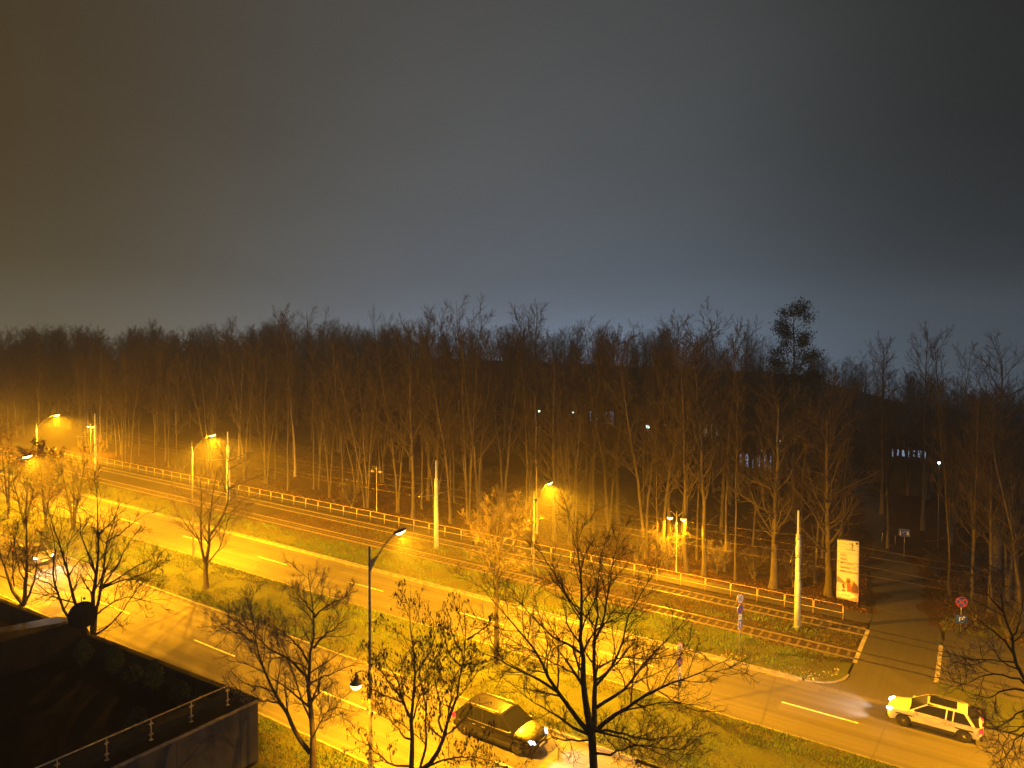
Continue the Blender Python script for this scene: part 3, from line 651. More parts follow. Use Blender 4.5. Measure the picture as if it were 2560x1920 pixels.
# screen wall across the terrace
xs = at_z(178, 1560, ZT + .9)[0] - u0
MB().add([(xs, .1, zt - .95), (xs, 9.5, zt - .95), (xs, 9.5, zt + 1.1), (xs, .1, zt + .95), (xs + 3.8, .1, zt - .95), (xs + 3.8, 9.5, zt - .95), (xs + 3.8, 9.5, zt + 1.1), (xs + 3.8, .1, zt + .35)],
         [(0, 3, 2, 1), (4, 5, 6, 7), (0, 4, 7, 3), (1, 2, 6, 5), (3, 7, 6, 2)]).build('screen_wall', M['dark'], b)
# steel and glass balustrade along the short side
bal = thing('balustrade', 'steel handrail with glass panes along the terrace edge', 'balustrade', W(u0, v1, 0) , RZ)
bx = .72; py = [1.15 + 1.88 * k for k in range(8)]
MB().tube([(bx, .95, zt + .92), (bx, py[-1], zt + .92)], .035, 8).build('handrail', M['steel'], bal, True)
for k, y in enumerate(py):
    p = MB().box(bx - .02, bx + .02, y - .02, y + .02, zt, zt + .90).build('post', M['steel'], bal)
    MB().box(bx - .07, bx + .07, y - .07, y + .07, zt, zt + .015).build('foot_plate', M['steel'], p)
    for z in (.22, .68): MB().box(bx - .035, bx + .035, y - .09, y + .09, zt + z, zt + z + .05).build('glass_clamp', M['steel'], p)
    if k < len(py) - 1: MB().box(bx - .006, bx + .006, y + .06, y + 1.82, zt + .12, zt + .82).build('glass_pane', M['pane'], bal)
# satellite dish on the screen wall
p = at_v(208, 1540, v1 - .9); d = thing('satellite_dish', 'round dark satellite dish standing up on the terrace screen wall', 'satellite dish', p, -math.atan2(p[0], p[1]) + math.pi + math.radians(8))
R = .80; bowl = MB(); n = 28; V = []; F = []
for i in range(7):
    r = R * i / 6
    for k in range(n): q = 2 * math.pi * k / n; V.append((r * math.cos(q) * .95, -.22 * (r / R) ** 2, r * math.sin(q)))
for i in range(6):
    for k in range(n): F.append((i * n + k, i * n + (k + 1) % n, (i + 1) * n + (k + 1) % n, (i + 1) * n + k))
o = bowl.add(V, F).build('bowl', M['dark'], d, True); o.modifiers.new('thickness', 'SOLIDIFY').thickness = .02
MB().tube([(0, -.18, -R * .96), (0, -.62, -.2), (0, -.7, .0)], .02, 6).build('feed_arm', M['dark'], d, True)
MB().box(-.05, .05, -.80, -.62, -.06, .08).build('feed_horn', M['dark'], d)
MB().tube([(0, .12, .0), (0, .14, -1.9)], .04, 8).build('mast', M['dark'], d, True); MB().box(-.12, .12, .01, .13, -.16, .16).build('mount', M['dark'], d)
MB().tube([(.08, .05, R * .7), (.08, .05, R + .36)], .022, 6).build('aerial_rod', M['dark'], d, True); MB().box(-.12, .0, .02, .10, R + .16, R + .29).build('aerial_box', M['dark'], d)

# ================================================================ VEHICLES
def car(name, label, u, v, toward, paint, L=4.6, Wd=1.82, Ht=1.5, estate=True, rails=False, glass_roof=False, hood=1.0):
    """local x forward, z up; toward=-1 drives down the street (-u), +1 up it"""
    t = ob(name, None, None, label=label, cat='car', group='cars on the road')
    m = frame(u, v, .006) @ Matrix.Rotation(math.pi if toward < 0 else 0, 4, 'Z'); t.matrix_world = m
    xf, xr = L / 2, -L / 2; wf, wr = xf - .86, xr + .84; R = .35; bz = .97; hz = bz + .02
    def arch(c):
        return [(c + (R + .05) * math.cos(math.radians(a)), max(.22, R - .02 + (R + .05) * math.sin(math.radians(a)))) for a in np.linspace(180, 0, 9)]
    # lower body: outline with wheel arches, narrowed at the ends and towards the sill
    out = [(xr + .10, .26)] + [(x, z) for x, z in arch(wr)] + [(x, z) for x, z in arch(wf)] + [(xf - .10, .22), (xf, .36), (xf + .01, .58), (xf - .03, .72), (xf - .13, .81 * hood), (xf - .34, .88 * hood), (wf - .05, .955 * hood), (wf - .40, bz + .03)]
    out += [(xr + .30, bz + .05), (xr + .06, bz), (xr, .70), (xr - .01, .48)]
    b0 = MB()
    K = 7
    def wid(x, z):
        e = 1 - .16 * max(0, (abs(x) - (L / 2 - .75)) / .75) ** 2.2; s = 1 - .05 * max(0, (.5 - z) / .3) - .03 * max(0, (z - .75) / .3)
        return Wd / 2 * e * s
    n = len(out); V = []; F = []
    for j in range(K):
        f = -1 + 2 * j / (K - 1)
        for x, z in out:
            ff = math.sin(f * math.pi / 2) if abs(f) < .99 else f
            crown = .035 * (1 - f * f) * (1 if z > .7 else 0); nose = -.14 * f * f * (1 if x > 0 else -1) * max(0, (abs(x) - (L / 2 - .35)) / .35)
            V.append((x + nose, ff * wid(x, z), z + crown))
    for j in range(K - 1):
        for k in range(n): F.append((j * n + k, j * n + (k + 1) % n, (j + 1) * n + (k + 1) % n, (j + 1) * n + k))
    F += [tuple(range(n)), tuple((K - 1) * n + k for k in range(n))[::-1]]
    body = b0.add(V, F).build('body', paint, t, True, bevel=.03)
    # cabin
    c0 = wf - .22; c1 = c0 - .92; c3 = xr + (.10 if estate else .45); c2 = c3 + (.66 if estate else .80)
    zr = Ht
    base = [(c0, bz), (c3, bz)]; top = [(c1, zr - .02), ((c1 + c2) / 2, zr + .02), (c2, zr - .05)]
    def half(x, z): f = max(0.0, (z - bz) / (zr - bz)); return (Wd / 2 - .05) * (1 - .20 * f ** 1.3)
    V = []; F = []; lo = [(c0, bz), (c1, bz), ((c1 + c2) / 2, bz), (c2, bz), (c3, bz)]; hi = [(c1 + .05, zr - .05), (c1, zr - .02), ((c1 + c2) / 2, zr + .02), (c2, zr - .04), (c2 - .05, zr - .08)]
    glass = MB()
    gl = [(c0 - .02, bz + .02), (c1 + .03, zr - .05), ((c1 + c2) / 2, zr - .04), (c2 - .01, zr - .09), (c3 + .03, bz + .02)]
    V = [(x, -half(x, z), z) for x, z in gl] + [(x, half(x, z), z) for x, z in gl]
    cab = glass.add(V, [(0, 1, 2, 3, 4), (9, 8, 7, 6, 5), (0, 5, 6, 1), (1, 6, 7, 2), (2, 7, 8, 3), (3, 8, 9, 4)]).build('cabin_glass', M['carglass'], t)
    # roof skin
    V = []; F = []; xs_ = np.linspace(c1 + .06, c2 - .04, 9); K2 = 7
    for x in xs_:
        q = (x - xs_[-1]) / (xs_[0] - xs_[-1]); z0 = zr - .045 + .06 * math.sin(math.pi * min(1, max(0, q * .8 + .15)))
        for j in range(K2): f = -1 + 2 * j / (K2 - 1); V.append((x, f * half(x, zr - .04) * 1.02, z0 - .05 * f ** 4))
    for i in range(8):
        for j in range(K2 - 1): F.append((i * K2 + j, i * K2 + j + 1, (i + 1) * K2 + j + 1, (i + 1) * K2 + j))
    roof = MB().add(V, F).build('roof', paint, t, True); roof.modifiers.new('thickness', 'SOLIDIFY').thickness = .03
    # pillars painted over the glass
    def pillar(xa, xb, wd):
        for s in (-1, 1):
            za, zb_ = bz - .01, zr - .05; m = MB(); e = .012
            m.add([(xa - wd / 2, s * (half(xa, za) + e), za), (xa + wd / 2, s * (half(xa, za) + e), za), (xb + wd / 2, s * (half(xb, zb_) + e), zb_), (xb - wd / 2, s * (half(xb, zb_) + e), zb_)], [(0, 1, 2, 3)])
            o = m.build('pillar', paint, t); o.modifiers.new('thickness', 'SOLIDIFY').thickness = .02
    pillar(c0 + .0, c1 + .03, .10); pillar((c1 + c2) / 2 + .05, (c1 + c2) / 2 + .0, .07); pillar(c3 + .30, c2 + .05, .16)
    if estate: pillar(c2 + .62, c2 + .58, .06)
    # doors drawn by their shut lines and handles, sill trim, bumpers
    for s in (-1, 1):
        for xd in (c0 - .25, (c1 + c2) / 2 + .06, wr + .45):
            MB().add([(xd - .008, s * (wid(xd, .5) + .004), .34), (xd + .008, s * (wid(xd, .5) + .004), .34), (xd + .008, s * (wid(xd, .85) + .006), .9), (xd - .008, s * (wid(xd, .85) + .006), .9)], [(0, 1, 2, 3)]).build('door_line', M['trim'], t)
        for xd in ((c1 + c2) / 2 + .2, wr + .62): MB().box(xd - .10, xd + .10, s * (wid(xd, .8) - .005), s * (wid(xd, .8) + .03), .80, .83).build('door_handle', M['steel'], t)
        MB().box(wr + .45, wf - .45, s * wid(0, .3) - .02, s * wid(0, .3) + .015, .22, .34).build('sill', M['trim'], t)
        MB().box(wr + .2, c0 - .1, s * (half(0, bz) + .012), s * (half(0, bz) + .03), bz + .0, bz + .022).build('window_trim', M['steel'], t)
        mm = MB().box(c0 - .28, c0 - .10, s * (Wd / 2 - .02), s * (Wd / 2 + .16), bz + .0, bz + .13).build('mirror', paint, t, bevel=.03)
        # lamps
        hx = xf - .17; o = MB().add([(hx + .06, s * .56, .60), (hx - .10, s * .80, .64), (hx - .20, s * .83, .76), (hx + .0, s * .60, .74), (hx + .02, s * .56, .60)][:4] + [(hx - .12, s * .56, .60), (hx - .3, s * .76, .64), (hx - .36, s * .78, .76), (hx - .12, s * .60, .74)],
                              [(0, 1, 2, 3), (7, 6, 5, 4), (0, 4, 5, 1), (1, 5, 6, 2), (2, 6, 7, 3), (3, 7, 4, 0)]).build('headlight', M['led'], t, bevel=.015); o.location = (.15, s * .03, .02); o.scale = (1, 1, 1.12)
        add_light('SPOT', t, (xf + .06, s * .66, .70), HEAD_W, (1.0, .95, .86), .07, 84, 1.0, (math.radians(87.5), 0, -math.pi / 2))
        o = MB().box(xr - .03, xr + .16, s * .56, s * (wid(xr, .7) + .05), .68, .90).build('tail_light', M['tail'], t, bevel=.02); MB().box(xr - .035, xr - .0, s * .44, s * .56, .76, .86).build('reversing_lens', M['white'], t)
    MB().box(xf - .02, xf + .035, -.62, .62, .26, .42).build('front_grille', M['trim'], t, bevel=.01); MB().box(xf - .01, xf + .03, -.40, .40, .58, .70).build('upper_grille', M['trim'], t, bevel=.01)
    pl = MB().box(xf + .036, xf + .05, -.26, .26, .44, .55).build('number_plate', M['white'], t); MB().box(xr - .05, xr - .03, -.26, .26, .52, .63).build('number_plate', M['white'], t)
    MB().box(xr - .03, xr + .1, -.75, .75, .26, .42).build('rear_bumper', M['trim'], t, bevel=.02)
    for xw in (wf, wr):
        for s in (-1, 1):
            wl = ob('wheel', None, t); wl.location = (xw, s * (Wd / 2 - .13), R); wl.rotation_euler = (math.pi / 2, 0, 0)
            MB().lathe([(R - .13, -.10), (R - .03, -.11), (R, -.08), (R, .08), (R - .03, .11), (R - .13, .10)], 24).build('tyre', M['tyre'], wl, True)
            rim = MB().lathe([(R - .12, -.06), (R - .12, .06)], 24)
            for k in range(5): q = 2 * math.pi * k / 5; rim.tube([(0, 0, -s * .075), (math.cos(q) * (R - .13), math.sin(q) * (R - .13), -s * .065)], .035, 5)
            rim.build('rim', M['rim'], wl)
            MB().disc((xw, s * (Wd / 2 - .26), R), R + .045, (0, s, 0), 20).build('wheel_well', M['trim'], t)
    for s in (-1, 1):                             # dark cladding low on the body, and a glazed roof panel
        MB().box(wr - .42, wr + .42, s * (Wd / 2 - .03), s * (Wd / 2 + .006), R + .33, R + .40).build('arch_trim', M['trim'], t, bevel=.02); MB().box(wf - .42, wf + .42, s * (Wd / 2 - .03), s * (Wd / 2 + .006), R + .33, R + .40).build('arch_trim', M['trim'], t, bevel=.02)
        MB().box(wr + .40, wf - .40, s * (Wd / 2 - .04), s * (Wd / 2 + .008), .30, .46).build('cladding', M['trim'], t, bevel=.01)
    if glass_roof: MB().box(c2 + .45, c1 - .05, -.50, .50, zr + .012, zr + .022).build('roof_glass', M['carglass'], t, bevel=.01)
    if rails:
        for s in (-1, 1):
            y = s * (half(0, zr - .04) - .05); MB().tube([(c1 - .1, y, zr + .005), (c1 - .22, y, zr + .065), (c2 + .25, y, zr + .05), (c2 + .1, y, zr - .01)], .016, 6).build('roof_rail', M['steel'], t, True)
    return t
car('car', 'dark estate car with bright roof rails driving towards the right at the bottom', 20.75, 31.0, -1, M['car_dark'], 5.0, 1.92, 1.66, True, True)
car('car', 'cream coloured car with red tail lights at the lower right', 1.75, 46.05, 1, M['car_white'], 4.55, 1.84, 1.56, True, True, True)
car('car', 'oncoming grey car with two white headlights behind the left trees', 71.4, 30.8, -1, M['car_grey'], 4.5, 1.8, 1.46, False)

# ================================================================ TREES
def nrm(a): return a / np.maximum(np.linalg.norm(a, axis=-1, keepdims=True), 1e-9)
def resample(P, n):
    P = np.asarray(P, float); d = np.r_[0, np.cumsum(np.linalg.norm(np.diff(P, axis=0), axis=1))]; s = np.linspace(0, d[-1], n)
    Q = np.stack([np.interp(s, d, P[:, k]) for k in range(3)], -1)
    Q[1:-1] = .25 * Q[:-2] + .5 * Q[1:-1] + .25 * Q[2:]
    return Q
def sprout(P, R, k, t0, t1, ang, lenf, rr, npts, rng, up=.25, wob=.12, lmin=.25, tip=.006, az0=None, thin=.62, lfix=None, fair=False):
    """k side branches on every branch of P (n,p,3) with radii R (n,p)"""
    n, p, _ = P.shape; L = np.linalg.norm(np.diff(P, axis=1), axis=-1).sum(1)
    t = (np.arange(k)[None] + rng.random((n, k))) / k; t = t0 + (t1 - t0) * t
    x = t * (p - 1); i = np.clip(x.astype(int), 0, p - 2); f = (x - i)[..., None]; a = np.arange(n)[:, None]
    base = P[a, i] * (1 - f) + P[a, i + 1] * f; tan = nrm(P[a, i + 1] - P[a, i]); rad = R[a, i] * (1 - f[..., 0]) + R[a, i + 1] * f[..., 0]
    ref = np.where(np.abs(tan[..., 2:3]) < .9, np.array([0, 0, 1.]), np.array([1., 0, 0])); e1 = nrm(np.cross(tan, ref)); e2 = np.cross(tan, e1)
    az = (np.arange(k)[None] * 2.39996 + rng.random((n, 1)) * 6.28 + rng.normal(0, .35, (n, k)))[..., None]
    an = (np.radians(ang) * (1 + rng.normal(0, .22, (n, k))))[..., None]
    d = nrm(np.cos(an) * tan + np.sin(an) * (np.cos(az) * e1 + np.sin(az) * e2))
    ln = (L[:, None] if lfix is None else lfix) * lenf * (1 - thin * t) * (.65 + .6 * rng.random((n, k))); ln = np.maximum(ln, lmin)
    keep = np.ones(n * k, bool)
    if fair: keep = (rng.random((n, k)) < np.clip(L / np.percentile(L, 75), .12, 1)[:, None]).ravel()
    base = base.reshape(-1, 3)[keep]; d = d.reshape(-1, 3)[keep]; ln = ln.reshape(-1)[keep]; rad = rad.reshape(-1)[keep]; m = len(base)
    Q = np.empty((m, npts, 3)); Q[:, 0] = base; st = (ln / (npts - 1))[:, None]
    for j in range(1, npts):
        d = nrm(d + np.array([0, 0, up / (npts - 1)]) + rng.normal(0, wob, (m, 3))); Q[:, j] = Q[:, j - 1] + d * st
    r0 = np.minimum(rad * rr, .03 * ln + .01); r0 = np.maximum(r0, tip * 1.15)
    S = np.linspace(0, 1, npts)[None]; RR = r0[:, None] * (1 - S) + np.minimum(tip, r0)[:, None] * S
    return Q, RR
def tubes_np(sets):
    """sets of (P (n,p,3), R (n,p), sides) -> verts, quads"""
    Vs = []; Fs = []; off = 0
    for P, R, s in sets:
        n, p, _ = P.shape
        T = np.empty_like(P); T[:, 1:-1] = P[:, 2:] - P[:, :-2]; T[:, 0] = P[:, 1] - P[:, 0]; T[:, -1] = P[:, -1] - P[:, -2]; T = nrm(T)
        g = nrm(T.mean(1)); ref = np.where(np.abs(g[:, 2:3]) < .8, np.array([0, 0, 1.]), np.array([1., 0, 0]))[:, None]
        e1 = nrm(np.cross(T, np.broadcast_to(ref, T.shape))); e2 = np.cross(T, e1); q = 2 * np.pi * np.arange(s) / s
        V = P[:, :, None] + R[:, :, None, None] * (np.cos(q)[None, None, :, None] * e1[:, :, None] + np.sin(q)[None, None, :, None] * e2[:, :, None])
        i = off + np.arange(n * p * s).reshape(n, p, s); j = np.roll(i, -1, 2)
        Fs.append(np.stack([i[:, :-1], j[:, :-1], j[:, 1:], i[:, 1:]], -1).reshape(-1, 4)); Vs.append(V.reshape(-1, 3)); off += n * p * s
    return np.concatenate(Vs), np.concatenate(Fs)
def tree_mesh(nm, sets, mat): V, F = tubes_np(sets); return me_np(nm, V, F, mat, smooth=True)
def cards(pts, size, rng, hang=False, asp=.6):
    """small bent leaf shapes, two triangles each"""
    n = len(pts); a = nrm(rng.normal(0, 1, (n, 3))); b = nrm(np.cross(a, rng.normal(0, 1, (n, 3))))
    if hang: a = nrm(np.array([0, 0, -1.]) + rng.normal(0, .18, (n, 3))); b = nrm(np.cross(a, rng.normal(0, 1, (n, 3))))
    s = (size * (.6 + .8 * rng.random(n)))[:, None]; c = nrm(np.cross(a, b))
    V = np.stack([pts, pts + a * s * .5 + b * s * asp * .5 + c * s * .1, pts + a * s, pts + a * s * .5 - b * s * asp * .5 + c * s * .1], 1).reshape(-1, 3)
    return V, np.arange(4 * n).reshape(n, 4), np.repeat(rng.random(n), 4)

def street_tree(name, label, v0, limbs, off, sc, seed, base=None, bark='bark', twig='twigs', r0=.2, dens=(9, 7, 5), vspread=2.4, lens=(.38, .42, .5), extra=None, tipr=.007, trunk_to=0, rmul=1.0, up=.3):
    """limbs are traced in the photograph (zoom pixels: off + sc * p); each keeps its own depth about the trunk's"""
    rng = np.random.default_rng(seed); allP = []; allR = []
    for li, (r_a, r_b, dv, pts) in enumerate(limbs):
        P = []; m = len(pts)
        for i, (x, y) in enumerate(pts):
            q = i / max(1, m - 1); P.append(at_v(off[0] + sc * x, off[1] + sc * y, v0 + (dv[0] + (dv[1] - dv[0]) * q)))
        Q = resample(P, 12); Q[2:-1] += rng.normal(0, .025, (9, 3)); allP.append(Q); allR.append((r_b + (r_a - r_b) * np.linspace(1, 0, 12) ** 1.35) * rmul)
    P0 = np.stack(allP); R0 = np.stack(allR)
    if base is not None:                          # carry the trunk down to the ground
        g = np.array(W(*base, -.1)); top = P0[0, trunk_to]; T = resample([g, g * .6 + top * .4 + rng.normal(0, .04, 3), top], 12)
        rb = R0[0, trunk_to]; TR = np.concatenate([[rb * 1.75, rb * 1.35], np.linspace(rb * 1.22, rb, 10)])
        trunk = [(T[None], TR[None], 10), (P0[:1], R0[:1], 10)]
    else: trunk = [(P0[:1], R0[:1], 10)]
    P1, R1 = sprout(P0, R0, dens[0], .22, .98, 42, lens[0], .55, 8, rng, up, .13, .7, tipr * 1.3, thin=.5, fair=True)
    P2, R2 = sprout(P1, R1, dens[1], .15, .98, 40, lens[1], .6, 6, rng, up, .14, .35, tipr, thin=.45, fair=True)
    P3, R3 = sprout(P2, R2, dens[2], .15, 1.0, 42, lens[2], .7, 4, rng, .15, .18, .22, tipr * .85, thin=.3, fair=True)
    org = Vector(trunk[0][0][0, 0]); t = thing(name, label, 'tree', org); sh = np.array(org)
    ob('trunk', tree_mesh('trunk', [(a - sh, b_, s) for a, b_, s in trunk], M[bark]), t)
    ob('limbs', tree_mesh('limbs', [(P0[1:] - sh, R0[1:], 7), (P1 - sh, R1, 5)], M[bark]), t)
    ob('crown', tree_mesh('crown', [(P2 - sh, R2, 3), (P3 - sh, R3, 3)], M[twig]), t)
    if extra:
        tips = np.concatenate([P3[:, -1], P2[:, -1]]); kind, cnt, size = extra; pick = tips[rng.integers(0, len(tips), cnt)] + rng.normal(0, .06, (cnt, 3))
        V, F, A = cards(pick - sh, size, rng, kind == 'seed', .34 if kind == 'seed' else .7)
        o = ob('seed_clusters' if kind == 'seed' else 'dry_leaves', me_np('clusters', V, F, M['seed' if kind == 'seed' else 'dryleaf'], attr=A), t); o['kind'] = 'stuff'
    return t
Z7 = ((1050, 1300), .3737)
street_tree('street_tree', 'big dark bare tree spreading its crown in the foreground, right of centre', 22.4, [
    (.19, .016, (0, -.6), [(1150, 1440), (1135, 1360), (1110, 1280), (1090, 1090), (1095, 900), (1075, 760), (1070, 640), (1090, 480), (1075, 330), (1060, 150), (1050, 10)]),
    (.15, .014, (0, 1.2), [(1160, 1420), (1170, 1250), (1175, 1100), (1155, 950), (1160, 830), (1180, 720), (1190, 600), (1180, 450), (1195, 330), (1220, 200)]),
    (.07, .012, (.6, 1.6), [(1160, 830), (1210, 720), (1240, 600), (1265, 450), (1290, 300), (1310, 150), (1335, 60)]),
    (.13, .012, (0, -1.6), [(1135, 1425), (1050, 1330), (980, 1240), (920, 1150), (850, 1050), (800, 920), (720, 800), (620, 690), (540, 600), (470, 520), (400, 430)]),
    (.08, .012, (-.6, 1.4), [(920, 1150), (800, 1070), (680, 1020), (560, 950), (430, 890), (320, 830)]),
    (.07, .012, (-.2, 1.8), [(1092, 900), (1000, 840), (900, 790), (830, 720), (740, 640), (680, 570), (590, 500)]),
    (.11, .012, (0, -1.2), [(1180, 1410), (1240, 1340), (1330, 1290), (1450, 1210), (1560, 1140), (1680, 1090), (1800, 1050), (1900, 1000), (2000, 960), (2070, 930)]),
    (.09, .012, (.2, 1.5), [(1172, 1260), (1280, 1190), (1390, 1110), (1470, 1020), (1540, 920), (1620, 830), (1720, 740), (1790, 650)]),
    (.075, .012, (.4, 2.2), [(1175, 1110), (1230, 1060), (1290, 960), (1350, 840), (1375, 740), (1400, 620), (1470, 500), (1540, 400), (1590, 260)]),
    (.08, .012, (0, -2.2), [(1120, 1430), (1040, 1400), (950, 1340), (880, 1290), (800, 1250), (720, 1180), (620, 1130)]),
    (.07, .012, (0, 2.0), [(1190, 1410), (1300, 1400), (1380, 1440), (1470, 1470), (1580, 1470), (1700, 1440), (1880, 1450)]),
    (.06, .012, (0, -1.8), [(1200, 1420), (1310, 1440), (1450, 1500), (1600, 1560), (1750, 1640)]),
    (.05, .012, (-.3, -1.9), [(1080, 640), (1000, 540), (940, 430), (880, 330), (800, 200), (780, 150)]),
    (.06, .012, (0, -2.4), [(1165, 1560), (1290, 1570), (1380, 1520), (1500, 1500), (1640, 1540), (1780, 1530)]),
    (.045, .012, (-.2, -2.0), [(1095, 1085), (1000, 1010), (900, 960), (800, 900), (700, 860), (600, 850)]),
    (.045, .012, (.1, 2.6), [(1180, 1000), (1290, 930), (1420, 920), (1560, 930), (1690, 900), (1800, 860)]),
    (.05, .012, (0, -2.8), [(1140, 1470), (1040, 1480), (900, 1450), (790, 1480), (680, 1540)]),
    (.04, .012, (.3, .6), [(1180, 720), (1100, 640), (1040, 560), (990, 470), (950, 380)]),
], *Z7, 11, base=(10.7, 22.4), bark='barkd', dens=(14, 9, 5), lens=(.36, .48, .55), tipr=.0065, rmul=.74)
Z6 = ((500, 1380), .3254)
street_tree('street_tree', 'bare twin-trunked tree between the dark building and the globe lamp', 22.6, [
    (.15, .014, (0, .9), [(868, 1560), (875, 1500), (880, 1400), (850, 1280), (840, 1150), (835, 1050), (825, 950), (840, 850), (865, 720), (870, 600), (880, 500), (870, 400), (850, 280), (830, 160)]),
    (.12, .012, (0, -1.4), [(850, 1545), (750, 1440), (720, 1350), (680, 1250), (640, 1170), (600, 1120), (560, 1060), (500, 950), (450, 830), (425, 700), (430, 600), (400, 480), (350, 350)]),
    (.07, .010, (.3, -1.6), [(825, 960), (740, 880), (660, 820), (560, 760), (470, 680), (350, 560), (200, 500)]),
    (.06, .010, (.3, 1.4), [(832, 850), (760, 720), (680, 650), (600, 590), (500, 500)]),
    (.06, .010, (.4, 1.8), [(875, 740), (930, 660), (1010, 600), (1080, 550), (1110, 470), (1150, 430)]),
    (.05, .010, (.6, 0), [(880, 500), (950, 430), (1050, 370), (1130, 330)]), (.05, .010, (.6, 1.6), [(880, 480), (830, 420), (760, 330), (700, 240)]),
    (.06, .010, (.1, -1.2), [(845, 1180), (870, 1130), (920, 1080), (910, 950), (910, 880)]), (.05, .010, (.1, 1.9), [(838, 1010), (950, 960), (1060, 920), (1180, 860), (1260, 850)]),
    (.05, .010, (-.3, -2.2), [(640, 1170), (540, 1140), (460, 1150), (330, 1090), (230, 1000)]), (.05, .010, (.2, .4), [(848, 1290), (800, 1180), (740, 990), (690, 870), (640, 780), (560, 620)]),
    (.04, .010, (0, -1.0), [(870, 1420), (910, 1330), (960, 1240), (1040, 1190), (1120, 1210)]), (.05, .010, (-.6, .8), [(425, 700), (330, 640), (220, 590), (110, 560)]),
], *Z6, 12, base=(25.2, 22.2), twig='twig_lit', r0=.15, dens=(17, 10, 6), lens=(.36, .46, .52), tipr=.0065, up=.35)
Z5 = ((880, 1480), .2652)
street_tree('street_tree', 'bare tree hung with dark seed clusters in front of the estate car', 22.8, [
    (.11, .012, (0, .5), [(560, 1659), (570, 1500), (565, 1380), (550, 1250), (545, 1150), (570, 1000), (590, 880), (600, 760), (610, 650), (570, 540), (545, 430), (540, 300), (545, 100)]),
    (.06, .012, (.1, -.8), [(640, 1659), (700, 1450), (695, 1200), (690, 1000), (650, 850), (610, 700), (690, 560)]),
    (.11, .012, (0, .8), [(640, 1690), (740, 1640), (800, 1560), (840, 1420), (860, 1330), (900, 1230), (960, 1100), (1000, 950), (1020, 820), (1030, 700), (1050, 560), (1080, 450), (1090, 330), (1060, 200)]),
    (.05, .012, (.1, -.6), [(852, 1320), (810, 1230), (840, 1170), (815, 1000), (800, 860), (740, 770), (660, 640)]), (.045, .012, (.4, 1.6), [(1030, 700), (980, 660), (920, 600), (890, 480), (860, 380), (800, 260)]),
    (.045, .012, (.6, -.4), [(1040, 560), (970, 480), (940, 400), (930, 330), (900, 180)]), (.04, .012, (.2, 1.3), [(900, 1220), (940, 980), (950, 860), (1000, 740), (1100, 640), (1200, 590)]),
    (.06, .012, (0, -1.2), [(545, 1180), (490, 1080), (470, 960), (450, 830), (380, 750), (300, 640), (250, 490)]), (.05, .012, (0, 1.1), [(560, 1390), (480, 1370), (400, 1250), (330, 1150), (200, 1010)]),
    (.04, .012, (0, -1.5), [(470, 1040), (330, 980), (220, 930), (110, 870)]), (.04, .012, (-.2, -.9), [(440, 960), (370, 900), (310, 770), (200, 680), (165, 590)]), (.045, .012, (.5, 1.8), [(1085, 450), (1180, 380), (1270, 330), (1330, 270)]),
    (.05, .012, (0, -1.6), [(540, 1640), (400, 1640), (290, 1560), (150, 1450), (20, 1370)]), (.05, .012, (0, -1.8), [(720, 1640), (850, 1590), (1000, 1560), (1180, 1550), (1320, 1590)]),
    (.04, .012, (.3, .9), [(600, 760), (700, 640), (760, 520), (780, 400), (760, 250)]),
], *Z5, 13, base=(19.6, 22.9), bark='bark', dens=(11, 7, 4), lens=(.36, .46, .5), tipr=.0065, extra=('seed', 3000, .15))
Z2 = ((80, 1280), .2049)
street_tree('street_tree', 'bare many-stemmed tree rising behind the satellite dish', 24.2, [
    (.17, .014, (0, .5), [(740, 1560), (740, 1300), (750, 1100), (765, 900), (785, 740), (810, 600), (800, 450), (800, 300), (830, 150), (800, 0), (780, -200), (800, -380)]),
    (.13, .014, (0, 1.4), [(755, 1500), (790, 1150), (840, 950), (860, 800), (880, 600), (900, 370), (960, 250), (1000, 60), (1080, -120)]),
    (.14, .014, (0, -1.3), [(720, 1560), (600, 1350), (540, 1150), (500, 980), (450, 780), (400, 600), (340, 400), (290, 250), (210, 100), (190, -100), (120, -280)]),
    (.12, .014, (0, -2.4), [(700, 1560), (520, 1400), (420, 1260), (350, 1130), (300, 950), (270, 830), (240, 700), (290, 540), (280, 350), (220, 200), (200, 40)]),
    (.07, .012, (.3, 2.2), [(860, 900), (990, 860), (1080, 800), (1180, 720), (1280, 650), (1420, 590), (1560, 510), (1650, 440)]), (.07, .012, (.3, -.6), [(850, 930), (1050, 850), (1240, 800), (1380, 750), (1480, 690), (1600, 650)]),
    (.07, .012, (0, -1.0), [(770, 1500), (900, 1420), (1020, 1310), (1130, 1170), (1220, 1020), (1320, 900), (1400, 800), (1480, 680)]), (.06, .012, (.1, 1.7), [(790, 1250), (900, 1150), (1050, 1080), (1130, 1020), (1250, 1040), (1400, 1100), (1600, 1130)]),
    (.07, .012, (.2, -1.0), [(775, 760), (720, 580), (640, 400), (580, 250), (590, 100), (540, -80)]), (.06, .012, (.4, 1.2), [(860, 900), (960, 780), (1050, 640), (1110, 500), (1200, 330), (1330, 200)]),
    (.05, .012, (.3, .2), [(800, 300), (900, 200), (1020, 60), (1150, -60)]), (.05, .012, (.2, 2.2), [(900, 370), (1020, 300), (1180, 180), (1330, 60), (1420, 0)]), (.05, .012, (-.9, -.2), [(450, 780), (540, 640), (620, 560), (740, 520)]), (.05, .012, (-1.2, -2.8), [(300, 950), (180, 860), (60, 820), (-60, 700)]),
], *Z2, 14, base=(49.3, 24.2), dens=(11, 9, 5), lens=(.34, .46, .52), tipr=.009)
Z1 = ((0, 1360), .0964)
